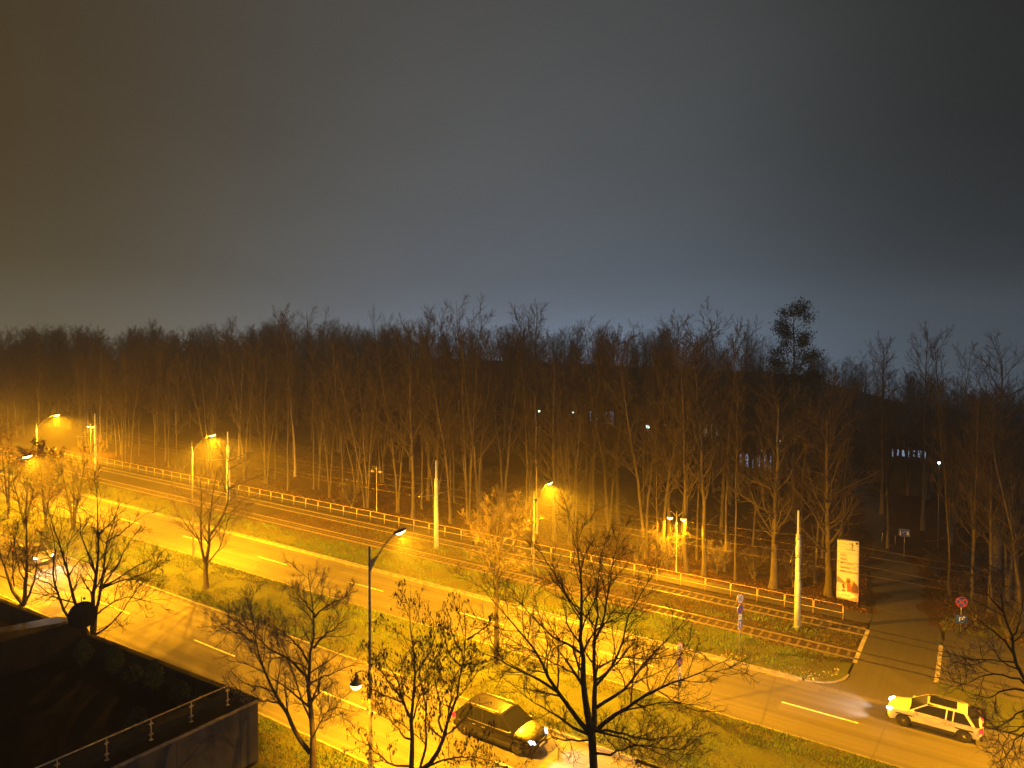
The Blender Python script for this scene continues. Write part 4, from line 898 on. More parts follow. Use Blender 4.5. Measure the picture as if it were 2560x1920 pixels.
street_tree('street_tree', 'bare forked tree at the left edge above the dark roof', 24.0, [
    (.15, .016, (0, .6), [(620, 1560), (630, 1450), (660, 1250), (670, 1000), (700, 750), (710, 500), (690, 200), (660, -100), (700, -500), (640, -900), (700, -1300)]),
    (.14, .016, (0, -1.0), [(600, 1560), (560, 1520), (400, 1350), (290, 1150), (200, 850), (110, 600), (40, 380), (-20, 150), (-60, -300), (-20, -800)]),
    (.10, .016, (0, 1.5), [(640, 1560), (660, 1500), (800, 1220), (880, 1030), (930, 800), (930, 500), (1000, 100), (1100, -300)]),
    (.05, .014, (-.3, -1.6), [(370, 1100), (330, 850), (300, 500), (350, 150), (330, -400)]), (.05, .014, (.2, -1.2), [(680, 1000), (520, 750), (420, 400), (400, 0), (300, -500)]), (.05, .014, (.2, 2.0), [(700, 400), (820, 150), (900, -200), (850, -700), (960, -1100)]),
    (.04, .014, (0, 1.0), [(700, 750), (900, 600), (1200, 450), (1450, 350)]), (.05, .014, (-.5, .8), [(110, 600), (200, 200), (160, -300), (260, -800)]),
], *Z1, 15, base=(60.2, 24.0), dens=(9, 8, 5), lens=(.34, .46, .52), tipr=.011)
Z3 = ((400, 1040), .2773)
street_tree('street_tree', 'forked median tree whose top branches glow white under the street lamp', 36.2, [
    (.20, .018, (0, .9), [(410, 1400), (405, 1320), (430, 1310), (440, 1150), (440, 1000), (455, 850), (480, 700), (490, 600), (520, 480)]),
    (.14, .014, (0, -1.0), [(405, 1320), (395, 1290), (375, 1200), (365, 1050), (365, 900), (375, 780), (370, 650), (350, 540)]),
    (.13, .016, (.2, 2.8), [(440, 1090), (500, 1010), (560, 920), (600, 840), (615, 720), (610, 500), (615, 380), (660, 300), (670, 200)]),
    (.08, .012, (0, -.8), [(430, 1320), (520, 1230), (560, 1130), (600, 960), (650, 850), (760, 760)]), (.08, .012, (0, -1.6), [(375, 1200), (350, 1110), (300, 1070), (230, 970), (140, 850), (110, 750)]),
    (.05, .014, (2.2, 3.6), [(620, 480), (700, 440), (790, 385)]), (.05, .014, (2.4, 3.4), [(612, 410), (700, 370), (800, 345)]), (.06, .014, (1.6, 4.2), [(612, 660), (750, 600), (830, 570), (920, 530), (1000, 490)]), (.05, .014, (2.5, 2.2), [(615, 390), (590, 340), (590, 270), (560, 262)]),
    (.05, .012, (-.6, -1.8), [(366, 920), (290, 800), (200, 700), (130, 650)]), (.05, .012, (.6, 1.8), [(470, 800), (560, 700), (650, 620), (740, 560)]), (.05, .012, (.3, 1.2), [(450, 900), (400, 780), (330, 640), (300, 540)]), (.05, .012, (.4, -.4), [(400, 1400), (340, 1330), (280, 1280)]), (.05, .012, (.7, 2.4), [(520, 980), (640, 920), (740, 930), (800, 880)]),
], *Z3, 16, base=(52.4, 35.4), bark='bark', twig='twig_lit', dens=(13, 10, 5), lens=(.36, .46, .52), tipr=.009, rmul=.9)
ZB = ((1120, 1220), .2532)
street_tree('street_tree', 'slim bare median tree lit gold, left of the big dark tree', 38.0, [
    (.15, .014, (0, .6), [(478, 1350), (480, 1100), (485, 950), (480, 800), (488, 700), (470, 500), (475, 330), (530, 250), (600, 170), (620, 90)]),
    (.08, .012, (0, -.6), [(480, 800), (440, 720), (420, 560), (410, 400), (400, 260), (380, 180)]), (.08, .012, (0, 1.2), [(490, 720), (520, 560), (550, 420), (620, 360), (650, 260), (690, 130)]), (.06, .012, (0, -1.4), [(450, 740), (420, 650), (330, 500), (250, 380), (190, 250)]),
    (.05, .012, (0, 1.0), [(440, 720), (300, 600), (240, 480), (190, 440)]), (.05, .012, (0, -1.4), [(488, 900), (580, 800), (640, 770), (720, 720)]), (.06, .012, (.1, 2.2), [(490, 730), (560, 640), (660, 580), (690, 480), (700, 370), (750, 250), (800, 260)]), (.05, .012, (.2, -.6), [(470, 480), (430, 330), (440, 200), (430, 100)]), (.05, .012, (.8, 2.4), [(560, 420), (680, 400), (780, 370), (870, 330)]), (.04, .012, (.2, -1.2), [(482, 980), (420, 900), (350, 860), (300, 840)]),
], *ZB, 17, base=(25.7, 38.0), twig='twig_lit', dens=(8, 7, 4), lens=(.36, .46, .5), tipr=.008)
ZR = ((2260, 1400), .3134)
street_tree('street_tree', 'bare tree reaching in over the right edge of the picture', 24.0, [
    (.12, .014, (0, -.8), [(1060, 1180), (957, 950), (880, 760), (830, 580), (790, 400), (770, 250), (800, 100), (780, -40)]), (.07, .012, (-.2, 1.2), [(870, 740), (780, 620), (700, 560), (620, 490), (560, 450), (480, 380)]),
    (.07, .012, (0, -1.4), [(1000, 1020), (900, 930), (800, 910), (680, 900), (560, 960), (470, 1010), (380, 960)]), (.06, .012, (0, 1.0), [(1020, 1060), (880, 1020), (760, 1060), (640, 1110), (500, 1050), (400, 1020)]), (.05, .012, (-.3, -1.8), [(900, 820), (780, 800), (640, 800), (500, 780), (380, 830)]),
    (.06, .012, (0, 1.6), [(1050, 1180), (960, 1190), (850, 1260), (740, 1340), (600, 1350)]), (.06, .012, (0, -2.2), [(1080, 1400), (960, 1340), (840, 1350), (800, 1500), (780, 1659)]), (.05, .012, (0, 1.4), [(850, 640), (930, 500), (960, 340), (1000, 200)]), (.05, .012, (-.6, .4), [(800, 420), (700, 330), (640, 200), (600, 80)]), (.05, .012, (0, 2), [(1060, 1300), (900, 1420), (820, 1560), (700, 1640)]),
], *ZR, 18, base=(-4.6, 23.6), dens=(6, 6, 4), lens=(.34, .5, .55), tipr=.006, rmul=.5, twig='twig_lit', bark='bark')

# ---- stock of bare woodland trees; every tree of the wood shares one of these shapes
def wood_tree(kind, seed):
    rng = np.random.default_rng(seed); H = 24.0; stems = []
    if kind == 'beech': defs = [((0, 0), (1.2, .6), 1.0, .27)]
    elif kind == 'fork': defs = [((0, 0), (-2.6, .8), 1.0, .22), ((.1, 0), (2.4, -.6), .95, .19)]
    elif kind == 'clump': defs = [((0, 0), (-4.0, .5), .92, .17), ((.25, .1), (-1.2, 1.2), 1.0, .18), ((.4, -.1), (1.6, -1.4), .95, .16), ((.1, .2), (3.6, .6), .85, .13)]
    elif kind == 'slim': defs = [((0, 0), (.8, -.5), 1.0, .15)]
    elif kind == 'lean': defs = [((0, 0), (-3.6, .4), 1.0, .20)]
    elif kind == 'broad': defs = [((0, 0), (.4, .2), .82, .42)]
    elif kind == 'birch': defs = [((0, 0), (-1.4, .3), 1.0, .17)]
    P0 = []; R0 = []
    for (bx, by), (tx, ty), h, r in defs:
        z = np.linspace(0, H * h, 14); q = z / z[-1]; x = bx + tx * q ** 1.5 + np.cumsum(rng.normal(0, .07, 14)); y = by + ty * q ** 1.5 + np.cumsum(rng.normal(0, .07, 14))
        x -= x[0] - bx; y -= y[0] - by; P0.append(np.stack([x, y, z - .25], -1)); rr_ = r * (1 - .88 * q ** .9); rr_[0] *= 1.45; rr_[1] *= 1.08; R0.append(rr_)
    P0 = np.stack(P0); R0 = np.stack(R0); ns = len(defs)
    k1 = {1: 30, 2: 18, 4: 11}[ns]; t0 = {'broad': .22, 'birch': .42, 'slim': .40}.get(kind, .30); ang = {'broad': 50, 'birch': 34, 'slim': 40}.get(kind, 42); l1 = {'broad': 8.2, 'slim': 4.2, 'birch': 4.6}.get(kind, 6.6)
    P1, R1 = sprout(P0, R0, k1, t0, .985, ang, 1.0, .55, 8, rng, .45, .10, 1.0, .02, thin=.55, lfix=l1)
    P2, R2 = sprout(P1, R1, 8, .14, .98, 40, .46, .6, 5, rng, .35, .13, .5, .014, thin=.45)
    P3, R3 = sprout(P2, R2, 5, .12, 1.0, 40, .56, .7, 4, rng, .3, .16, .3, .012, thin=.3)
    low, lr = sprout(P0, R0, 5, .10, .34, 70, 1.0, .2, 7, rng, .05, .15, .8, .012, thin=0, lfix=2.6); low2, lr2 = sprout(low, lr, 6, .2, 1, 45, .4, .7, 4, rng, .1, .2, .3, .01)
    bark = M['birch'] if kind == 'birch' else M['barkf']
    return (tree_mesh('trunk_' + kind, [(P0, R0, 8)], bark), tree_mesh('crown_' + kind, [(P1, R1, 4), (P2, R2, 3), (P3, R3, 3), (low, lr, 3), (low2, lr2, 3)], M['twig']))
STOCK = {k: wood_tree(k, 40 + i) for i, k in enumerate(('beech', 'fork', 'clump', 'slim', 'lean', 'broad', 'birch'))}
STOCK['beech2'] = wood_tree('beech', 61); STOCK['fork2'] = wood_tree('fork', 62); STOCK['slim2'] = wood_tree('slim', 63)
def plant(kind, u, v, H, rz, label, group=None, name='forest_tree', wide=1.0):
    t = thing(name, label, 'tree', W(u, v, 0), rz, group); s = H / 24.0; t.scale = (s * wide, s * wide, s)
    tr, cr = STOCK[kind]; ob('trunk', tr, t); ob('crown', cr, t); return t
# front of the wood: the trunks one can tell apart, each where its foot stands in the photograph
FRONT = [
    (737, 1192, 'birch', 25, .2, 'tall white-barked birch standing clear of the wood on the left'), (719, 1228, 'slim', 20, 1, 'thin trunk just left below the tall white birch'), (785, 1224, 'slim2', 21, 2, 'thin trunk right of the tall white birch, left of a close pair'), (797, 1221, 'lean', 20, 3, 'leaning thin trunk close beside another, right of the white birch'),
    (912, 1270, 'clump', 20, .4, 'clump of leaning stems left of the unlit twin globe lamp'), (995, 1283, 'fork', 21, .3, 'forked tree leaning left, right of the unlit twin globe lamp'), (1033, 1296, 'beech', 23, 1.5, 'straight lit trunk midway between unlit twin lamp and middle mast'), (1055, 1273, 'slim', 22, 2.2, 'slim trunk set back, left of the middle tram mast'),
    (1073, 1250, 'beech2', 24, .7, 'thicker dim trunk set back just left of the middle mast'), (1127, 1309, 'lean', 22, .1, 'slim leaning trunk just right of the middle tram mast'), (1137, 1257, 'slim2', 22, 2.6, 'dim trunk set back right of the middle tram mast'), (1173, 1309, 'clump', 22, 2.0, 'clump of upright stems behind the gold-lit median tree'), (1197, 1306, 'fork2', 23, 1.2, 'forked stems rising right behind the gold-lit median tree'),
    (1262, 1300, 'fork', 23, 2.9, 'forked tree left of the median lamp behind the big dark tree'), (1318, 1318, 'slim', 24, 3.3, 'straight trunk just left of the median lamp pole'), (1385, 1351, 'beech', 20, .9, 'pale trunk directly below the glowing median lamp head'), (1442, 1325, 'slim2', 21, 1.9, 'lit thin trunk in the lamp glow right of the median lamp'), (1470, 1319, 'lean', 22, 2.7, 'leaning trunk in the lamp glow beside a curved one'), (1483, 1335, 'slim', 23, .2, 'curved thin trunk at the right end of the lamp glow'),
    (1516, 1299, 'slim2', 22, 3.5, 'dim thin trunk set back right of the lamp glow'), (1545, 1306, 'beech2', 22, 1.1, 'dim stout trunk set back above the big dark tree'), (1612, 1397, 'fork2', 21, .5, 'stout lit trunk at the left of the bright twin lamp group'), (1641, 1420, 'slim', 14, 2.4, 'short pale stem with broken top left of the lit twin lamp'), (1654, 1413, 'lean', 22, 3.0, 'bright leaning trunk left of the lit twin lamp'), (1672, 1387, 'beech', 21, 2.1, 'dim trunk behind, just left of the lit twin lamp pole'),
    (1704, 1400, 'slim2', 22, .3, 'trunk directly behind the lit twin lamp pole'), (1717, 1430, 'fork', 21, 1.45, 'brightest forked trunk touching the right globe of the twin lamp'), (1742, 1400, 'slim', 21, 1.7, 'dim thin trunk behind, right of the lit twin lamp'), (1761, 1439, 'beech2', 22, 2.5, 'stout orange-lit trunk right of the lit twin lamp'), (1812, 1430, 'slim', 23, .8, 'straight trunk between the orange-lit trunk and a thin crooked one'), (1838, 1452, 'slim2', 18, 1.3, 'thin crooked pale trunk above the sixty sign'),
    (1934, 1471, 'broad', 20.5, .6, 'thickest trunk with low spreading boughs left of the nearest mast'), (2037, 1457, 'lean', 18, 2.2, 'thin leaning trunk between the nearest mast and the banner'), (2056, 1396, 'slim', 19, .9, 'dim thin trunk set back left of the banner'), (2071, 1488, 'broad', 19, 2.6, 'stout branching tree standing right beside the banner'), (2219, 1371, 'lean', 16, 1.0, 'leaning dim trunk left of the blue zone sign'), (2375, 1488, 'slim2', 19, 2.8, 'slim pale trunk left of the no stopping sign'),
    (2434, 1512, 'fork', 18, 1.4, 'forked trunk just right of the no stopping sign'), (2475, 1530, 'beech', 18, .4, 'mossy trunk at the right edge behind the reaching branches'), (2520, 1500, 'fork2', 19, 2.0, 'forked trunk nearest the right edge of the picture'),
    (293, 1142, 'lean', 17, 1.2, 'leftmost leaning trunk of the row behind the railing on the left'), (306, 1149, 'slim', 18, .3, 'pale trunk second in the row at the left end of the railing'), (315, 1155, 'slim2', 17, 2.0, 'thin trunk in the left row beside a curved bright one'), (329, 1158, 'lean', 19, 3.1, 'bright curved trunk in the left row behind the railing'), (348, 1139, 'slim', 18, 1.1, 'thin straight trunk set back in the left row'), (386, 1168, 'slim2', 20, .6, 'bright thin trunk midway along the left row'), (415, 1152, 'beech', 19, 2.9, 'dim trunk set back left of the forked median tree lamp'), (421, 1171, 'slim', 16, 1.8, 'thin short trunk left of the lamp over the forked median tree'), (441, 1178, 'lean', 17, 2.4, 'last thin trunk before the lamp over the forked median tree'),
    (520, 1190, 'clump', 20, 1.0, 'clump of stems behind the lamp over the forked median tree'), (610, 1200, 'fork', 21, .2, 'forked tree between that lamp and the tall white birch'), (860, 1232, 'fork2', 22, 1.6, 'dim forked tree set back left of the unlit twin globe lamp'),
]
occupied = []
for x, y, k, H, rz, lb in FRONT:
    u, v = on_ground(x, y); v = max(v, 64.6); occupied.append((u, v)); plant(k, u, v, H, rz, lb, 'trees along the front of the wood')
# trees that break the skyline
def skyline(x, ytop, v, kind, wide, lb, rz=0.5):
    r = ray(x, ytop); tt = v / (r[:2] @ D2); u = tt * (r[:2] @ D1); H = CAM_H + tt * r[2] - (SL * u + float(terrain(u, v))); occupied.append((u, v)); plant(kind, u, v, H, rz, lb, 'trees that top the skyline', wide=wide)
skyline(1160, 745, 104, 'clump', 1.0, 'tallest crown on the skyline, fan of upright boughs left of centre'); skyline(1335, 765, 112, 'beech', 1.1, 'round full crown on the skyline at the centre'); skyline(690, 786, 92, 'beech2', .9, 'bushy crown on the skyline above the tall white birch')
skyline(780, 772, 118, 'clump', 1.2, 'wide fine-twigged crown on the skyline right of the birch'); skyline(575, 795, 150, 'beech', .9, 'pointed crown on the skyline left of the birch'); skyline(375, 800, 170, 'beech2', 1.2, 'rounded hump of a crown on the left skyline'); skyline(955, 782, 140, 'fork', .8, 'small crown on the skyline between two wider ones')
skyline(1060, 780, 120, 'slim', 1.2, 'thin spiky crown just left of the tallest fan of boughs'); skyline(1510, 812, 110, 'fork2', 1.1, 'loose branching crown on the skyline right of centre'); skyline(1690, 797, 100, 'beech', 1.2, 'wide dark crown on the skyline above the lit twin lamp'); skyline(1830, 790, 96, 'fork', 1.0, 'ragged crown sloping down to the right on the skyline'); skyline(2500, 792, 84, 'broad', .95, 'sparse black crown alone on the far right skyline'); skyline(2385, 850, 95, 'fork2', .8, 'small forked crown on the skyline left of the sparse black one'); skyline(2315, 838, 100, 'beech2', .8, 'small round crown on the right skyline'); skyline(2210, 855, 104, 'beech', .9, 'low rounded crown on the skyline right of the evergreen'); skyline(240, 818, 150, 'fork', 1.1, 'low crown far left on the skyline'); skyline(90, 812, 130, 'clump', 1.1, 'broad crown at the left end of the skyline')
# the depth of the wood
rng = random.Random(21); kinds = ['beech', 'fork', 'clump', 'slim', 'lean', 'beech2', 'fork2', 'slim2', 'birch', 'clump', 'beech', 'fork']; placed = 0; tries = 0
def hidden_by_sight(u, v):
    p = u * D1 + v * D2; x = CX + FPX * p[0] / p[1] if p[1] > 1 else -9e3; return x
while placed < 225 and tries < 9000:
    tries += 1; v = 67 + 95 * rng.random() ** 1.35; u = rng.uniform(-42, 215); x = hidden_by_sight(u, v)
    if not -120 < x < 2680: continue
    if abs(u - side_c(v)) < 4.2 + .02 * (v - 60) and v < 150: continue
    if any((u - a) ** 2 + (v - b_) ** 2 < (3.2 if v < 80 else 9) for a, b_ in occupied): continue
    occupied.append((u, v)); placed += 1; H = rng.uniform(15.0, 20.5) if v < 110 else rng.uniform(14.5, 20.5)
    H *= .80 + .20 * min(1, max(0, (u + 5) / 55))
    zone = 'in the hazy left part of the wood' if x < 850 else 'in the middle part of the wood' if x < 1750 else 'in the dark right part of the wood'
    deep = ('bare tree deep ' if v > 78 else 'bare tree just behind the front row ') + zone
    plant(rng.choice(kinds), u, v, H, rng.uniform(0, 6.28), deep, ('trees deep ' if v > 78 else 'trees behind the front row ') + zone, wide=rng.uniform(.9, 1.25))
# beyond them the wood goes on as one mass: points that carry the same tree shapes
rg = np.random.default_rng(77); n1, n2, n3 = 520, 210, 130
U = np.r_[rg.uniform(-95, 300, n1), rg.uniform(150, 300, n2), rg.uniform(-95, 40, n3)]; V = np.r_[128 + 140 * rg.random(n1) ** 1.2, 68 + 70 * rg.random(n2), 105 + 60 * rg.random(n3)]
keep = np.abs(U - 4.2 - .118 * (V - 61) - .0009 * (V - 61) ** 2) > 6; U, V = U[keep], V[keep]; n = len(U)
pm = bpy.data.meshes.new('distant_wood'); pm.vertices.add(n); pm.vertices.foreach_set('co', Wn(U, V, -.2).astype(np.float32).ravel())
sc_ = (rg.uniform(13.5, 20.5, n) * (.80 + .22 * np.clip((U + 5) / 55, 0, 1)) / 24).astype(np.float32)
at = pm.attributes.new('size', 'FLOAT', 'POINT'); at.data.foreach_set('value', sc_); at = pm.attributes.new('turn', 'FLOAT', 'POINT'); at.data.foreach_set('value', rg.uniform(0, 6.28, n).astype(np.float32)); at = pm.attributes.new('pick', 'INT', 'POINT'); at.data.foreach_set('value', rg.integers(0, 5, n).astype(np.int32))
o = ob('distant_wood', pm); tag(o, 'far bare wood fading out behind the single trees', 'wood', None, 'stuff')
ng = bpy.data.node_groups.new('wood_points', 'GeometryNodeTree'); ng.interface.new_socket('Geometry', in_out='INPUT', socket_type='NodeSocketGeometry'); ng.interface.new_socket('Geometry', in_out='OUTPUT', socket_type='NodeSocketGeometry')
gi = N(ng, 'NodeGroupInput'); go = N(ng, 'NodeGroupOutput'); iop = N(ng, 'GeometryNodeInstanceOnPoints'); jn = N(ng, 'GeometryNodeJoinGeometry'); ng.links.new(gi.outputs[0], iop.inputs['Points']); ng.links.new(jn.outputs[0], iop.inputs['Instance']); iop.inputs['Pick Instance'].default_value = True; ng.links.new(iop.outputs[0], go.inputs[0])
def named(nm, ty): a_ = N(ng, 'GeometryNodeInputNamedAttribute', data_type=ty); a_.inputs['Name'].default_value = nm; return a_.outputs[0]
cx_ = N(ng, 'ShaderNodeCombineXYZ'); ng.links.new(named('turn', 'FLOAT'), cx_.inputs[2]); ng.links.new(cx_.outputs[0], iop.inputs['Rotation']); cs_ = N(ng, 'ShaderNodeCombineXYZ'); sz = named('size', 'FLOAT'); wd_ = N(ng, 'ShaderNodeMath', operation='MULTIPLY'); wd_.inputs[1].default_value = 1.25; ng.links.new(sz, wd_.inputs[0])
ng.links.new(wd_.outputs[0], cs_.inputs[0]); ng.links.new(wd_.outputs[0], cs_.inputs[1]); ng.links.new(sz, cs_.inputs[2]); ng.links.new(cs_.outputs[0], iop.inputs['Scale']); ng.links.new(named('pick', 'INT'), iop.inputs['Instance Index'])
for k in ('beech', 'fork', 'clump', 'beech2', 'broad'):
    tr, cr = STOCK[k]; vt = np.empty(len(tr.vertices) * 3, np.float32); tr.vertices.foreach_get('co', vt); vc = np.empty(len(cr.vertices) * 3, np.float32); cr.vertices.foreach_get('co', vc)
    ft = np.empty(len(tr.loops), np.int32); tr.loops.foreach_get('vertex_index', ft); fc = np.empty(len(cr.loops), np.int32); cr.loops.foreach_get('vertex_index', fc)
    po = bpy.data.objects.new('far_tree_shape', me_np('far_tree_shape', np.r_[vt, vc].reshape(-1, 3), np.r_[ft, fc + len(tr.vertices)].reshape(-1, 4), M['twig'], smooth=True))
    oi = N(ng, 'GeometryNodeObjectInfo'); oi.inputs['Object'].default_value = po; oi.inputs['As Instance'].default_value = True; ng.links.new(oi.outputs['Geometry'], jn.inputs[0])
o.modifiers.new('wood', 'NODES').node_group = ng

# ---- evergreen on the right skyline
r = ray(1990, 778); v = 100.0; tt = v / (r[:2] @ D2); u = tt * (r[:2] @ D1); H = CAM_H + tt * r[2] - (SL * u + float(terrain(u, v)))
t = thing('pine_tree', 'dark tufted evergreen standing up alone on the right skyline', 'tree', W(u, v), 0); rg = np.random.default_rng(9)
T = np.stack([rg.normal(0, .12, 12).cumsum() * .5, rg.normal(0, .12, 12).cumsum() * .5, np.linspace(0, H, 12)], -1); TR = np.linspace(.28, .05, 12)
P1, R1 = sprout(T[None], TR[None], 34, .48, .99, 66, 1, .4, 6, rg, .30, .12, .8, .03, thin=.74, lfix=7.0); P2, R2 = sprout(P1, R1, 6, .35, 1, 45, .4, .7, 4, rg, .3, .2, .5, .02)
ob('trunk', tree_mesh('trunk', [(T[None], TR[None], 8), (P1, R1, 5)], M['barkf']), t)
tips = np.concatenate([P2[:, -1], P2[:, -2], P1[:, -1]]); pts = (tips[:, None] + rg.normal(0, .42, (len(tips), 24, 3)) * np.array([1, 1, .7])).reshape(-1, 3); Vv, Ff, A = cards(pts, .22, rg)
ob('crown', me_np('crown', Vv, Ff, M['evergreen'], attr=A), t)

# ---- leafy and bare trees at the far left of the median
def small_tree(name, label, u, v, H, seed, extra=None, spread=38, bark='bark', twig='twigs', wide=.42, stems=3, tipr=.014):
    rng = np.random.default_rng(seed); t = thing(name, label, 'tree', W(u, v, 0), rng.uniform(0, 6)); P0 = []; R0 = []
    for s in range(stems):
        a = 2 * np.pi * s / stems + rng.uniform(-.5, .5); q = np.linspace(0, 1, 12); x = wide * H * .42 * q ** 1.25
        P0.append(np.stack([x * np.cos(a) + rng.normal(0, .03, 12).cumsum(), x * np.sin(a) + rng.normal(0, .03, 12).cumsum(), H * q * (1 - .12 * (s > 0)) - .1], -1)); R0.append(np.linspace(.13, .014, 12))
    P0 = np.stack(P0); R0 = np.stack(R0); P1, R1 = sprout(P0, R0, 13, .24, .98, spread, .46, .5, 7, rng, .4, .12, .5, tipr); P2, R2 = sprout(P1, R1, 7, .15, 1, 38, .42, .6, 5, rng, .3, .15, .3, tipr * .8); P3, R3 = sprout(P2, R2, 4, .15, 1, 40, .5, .7, 4, rng, .2, .2, .15, tipr * .7)
    ob('trunk', tree_mesh('trunk', [(P0, R0, 8)], M[bark]), t); ob('crown', tree_mesh('crown', [(P1, R1, 4), (P2, R2, 3), (P3, R3, 3)], M[twig]), t)
    if extra:
        tips = np.concatenate([P3[:, -1], P2[:, -1], P3[:, 1]]); c, sz = extra; pk = tips[rng.integers(0, len(tips), c)] + rng.normal(0, .08, (c, 3)); Vv, Ff, A = cards(pk, sz, rng)
        o = ob('dry_leaves', me_np('dry_leaves', Vv, Ff, M['dryleaf'], attr=A), t); o['kind'] = 'stuff'
    return t
def uv_at(x, v): r = ray(x, 1100); tt = v / (r[:2] @ D2); return tt * (r[:2] @ D1)
small_tree('street_tree', 'leafy tree glowing gold below the farthest street lamp', uv_at(112, 37.0), 37.0, 8.8, 31, (5200, .20), twig='twig_lit')
small_tree('street_tree', 'dark bare multi-stemmed tree beside the far lit twin lamp', uv_at(180, 38.2), 38.2, 8.4, 32, wide=.5, stems=4)
small_tree('street_tree', 'tall bare tree cut by the left edge of the picture', uv_at(18, 36.0), 36.0, 10.5, 33, (500, .18), stems=2, wide=.3)
small_tree('street_tree', 'bare lit tree in front of the farthest pale mast', uv_at(228, 49.5), 49.5, 7.0, 34, (500, .16), twig='twig_lit')
small_tree('street_tree', 'hazy bare tree on the median beyond the left car', uv_at(60, 35.4), 35.4, 7.8, 35, wide=.55)
# low bushes at the front of the wood
for k, (x, y, H, lb) in enumerate(((1590, 1402, 3.4, 'low spreading bush at the left of the lit twin lamp group'), (1668, 1420, 3.6, 'twiggy bush glowing orange beside the lit twin lamp'), (1790, 1436, 3.2, 'twiggy bush right of the stout orange-lit trunk'), (1885, 1448, 3.0, 'reddish low bush left of the thickest trunk'), (1985, 1468, 3.2, 'tangled bush behind the nearest tram mast'), (1230, 1318, 4.6, 'upright bush behind the railing above the gold-lit median tree'), (880, 1268, 3.4, 'low bush left of the clump of leaning stems'), (2440, 1560, 2.2, 'low scrub behind the blue parking plate'), (2520, 1590, 2.6, 'scrub at the right edge beyond the tracks'), (455, 1180, 3.4, 'small bush at the foot of the left row of trunks'), (2340, 1440, 2.2, 'dark scrub on the bank right of the side road'))):
    u, v = on_ground(x, y); v = max(v, 64.6); small_tree('shrub', lb, u, v, H, 50 + k, None, 62, 'barkf', 'twig_lit' if k in (1, 2, 5) else 'twig', .9, 5, .010)['category'] = 'shrub'

# ---- dark shrubs in pots on the terrace
for k, (x, y, hh, lb) in enumerate(((210, 1640, 1.5, 'dark potted shrub below the satellite dish on the terrace'), (288, 1668, 1.7, 'tall cone-shaped potted shrub second along the terrace parapet'), (335, 1690, 1.1, 'low potted shrub between two taller ones on the terrace'), (385, 1712, 1.8, 'broad potted shrub midway along the terrace parapet'), (452, 1742, 1.3, 'potted shrub near the railing end of the terrace parapet'), (345, 1830, 1.5, 'dark round shrub behind the glass balustrade'), (500, 1768, 1.1, 'small potted shrub in the terrace corner by the railing'))):
    u, v = at_z(x, y + 30, ZT - .95); u = max(u, u0 + 2.3); v = min(v, v1 - .75); rg = np.random.default_rng(80 + k); t = thing('potted_shrub', lb, 'shrub', W(u, v, 0, False)); t.location.z = ZT - .95
    MB().lathe([(.20, 0), (.28, .40), (.30, .42), (.26, .42), (.25, .36)], 16).build('pot', M['pot'], t, True)
    n = 1500; q = rg.random(n); a = rg.uniform(0, 6.28, n); rad = (.16 + .34 * np.sin(np.pi * np.clip(q, .05, .95)) ** .7) * np.sqrt(rg.random(n)) * (1.25 - .6 * q); pts = np.stack([rad * np.cos(a), rad * np.sin(a), .40 + q * (hh - .3)], -1); Vv, Ff, A = cards(pts, .11, rg)
    ob('foliage', me_np('foliage', Vv, Ff, M['evergreen'], attr=A), t); MB().tube([(0, 0, .3), (.02, 0, .4 + hh * .6)], .02, 5).build('stem', M['barkd'], t)

# ================================================================ FAR LIGHTS BEHIND THE WOOD
def far_lamp(x, y, v, lb, r=.22, h=5.0):
    p = at_v(x, y, v); u = p[:2] @ D1; g = SL * u + float(terrain(u, v)); hh = max(2.5, p[2] - g)
    t = thing('park_lamp', lb, 'lamp', (p[0], p[1], g), 0, 'cold white lamps beyond the wood')
    MB().lathe([(.06, 0), (.05, hh - r)], 8).build('pole', M['pole'], t, True); MB().lathe([(.05, -r), (r * .8, -r * .6), (r, 0), (r * .8, r * .6), (.05, r)], 12, (0, 0, hh)).build('globe', M['farlamp'], t, True); MB().lathe([(r * .9, 0), (r * .5, .1), (.04, .16)], 12, (0, 0, hh + r * .7)).build('cap', M['housing'], t, True)
far_lamp(1620, 1066, 100, 'brightest cold white lamp seen through the wood at the centre', .30); far_lamp(1348, 1028, 112, 'small cold lamp high in the wood left of the brightest one', .2); far_lamp(1432, 1031, 118, 'tiny cold lamp between two others in the wood', .16); far_lamp(2348, 1157, 92, 'greenish white lamp among dark trees on the right', .15); far_lamp(1945, 1103, 105, 'cold lamp with sparkle above the thickest trunk', .26); far_lamp(1902, 1128, 108, 'small cold lamp lower left of the sparkling one', .17); far_lamp(458, 1020, 150, 'pair-like tiny lamp in the hazy left of the wood', .15)
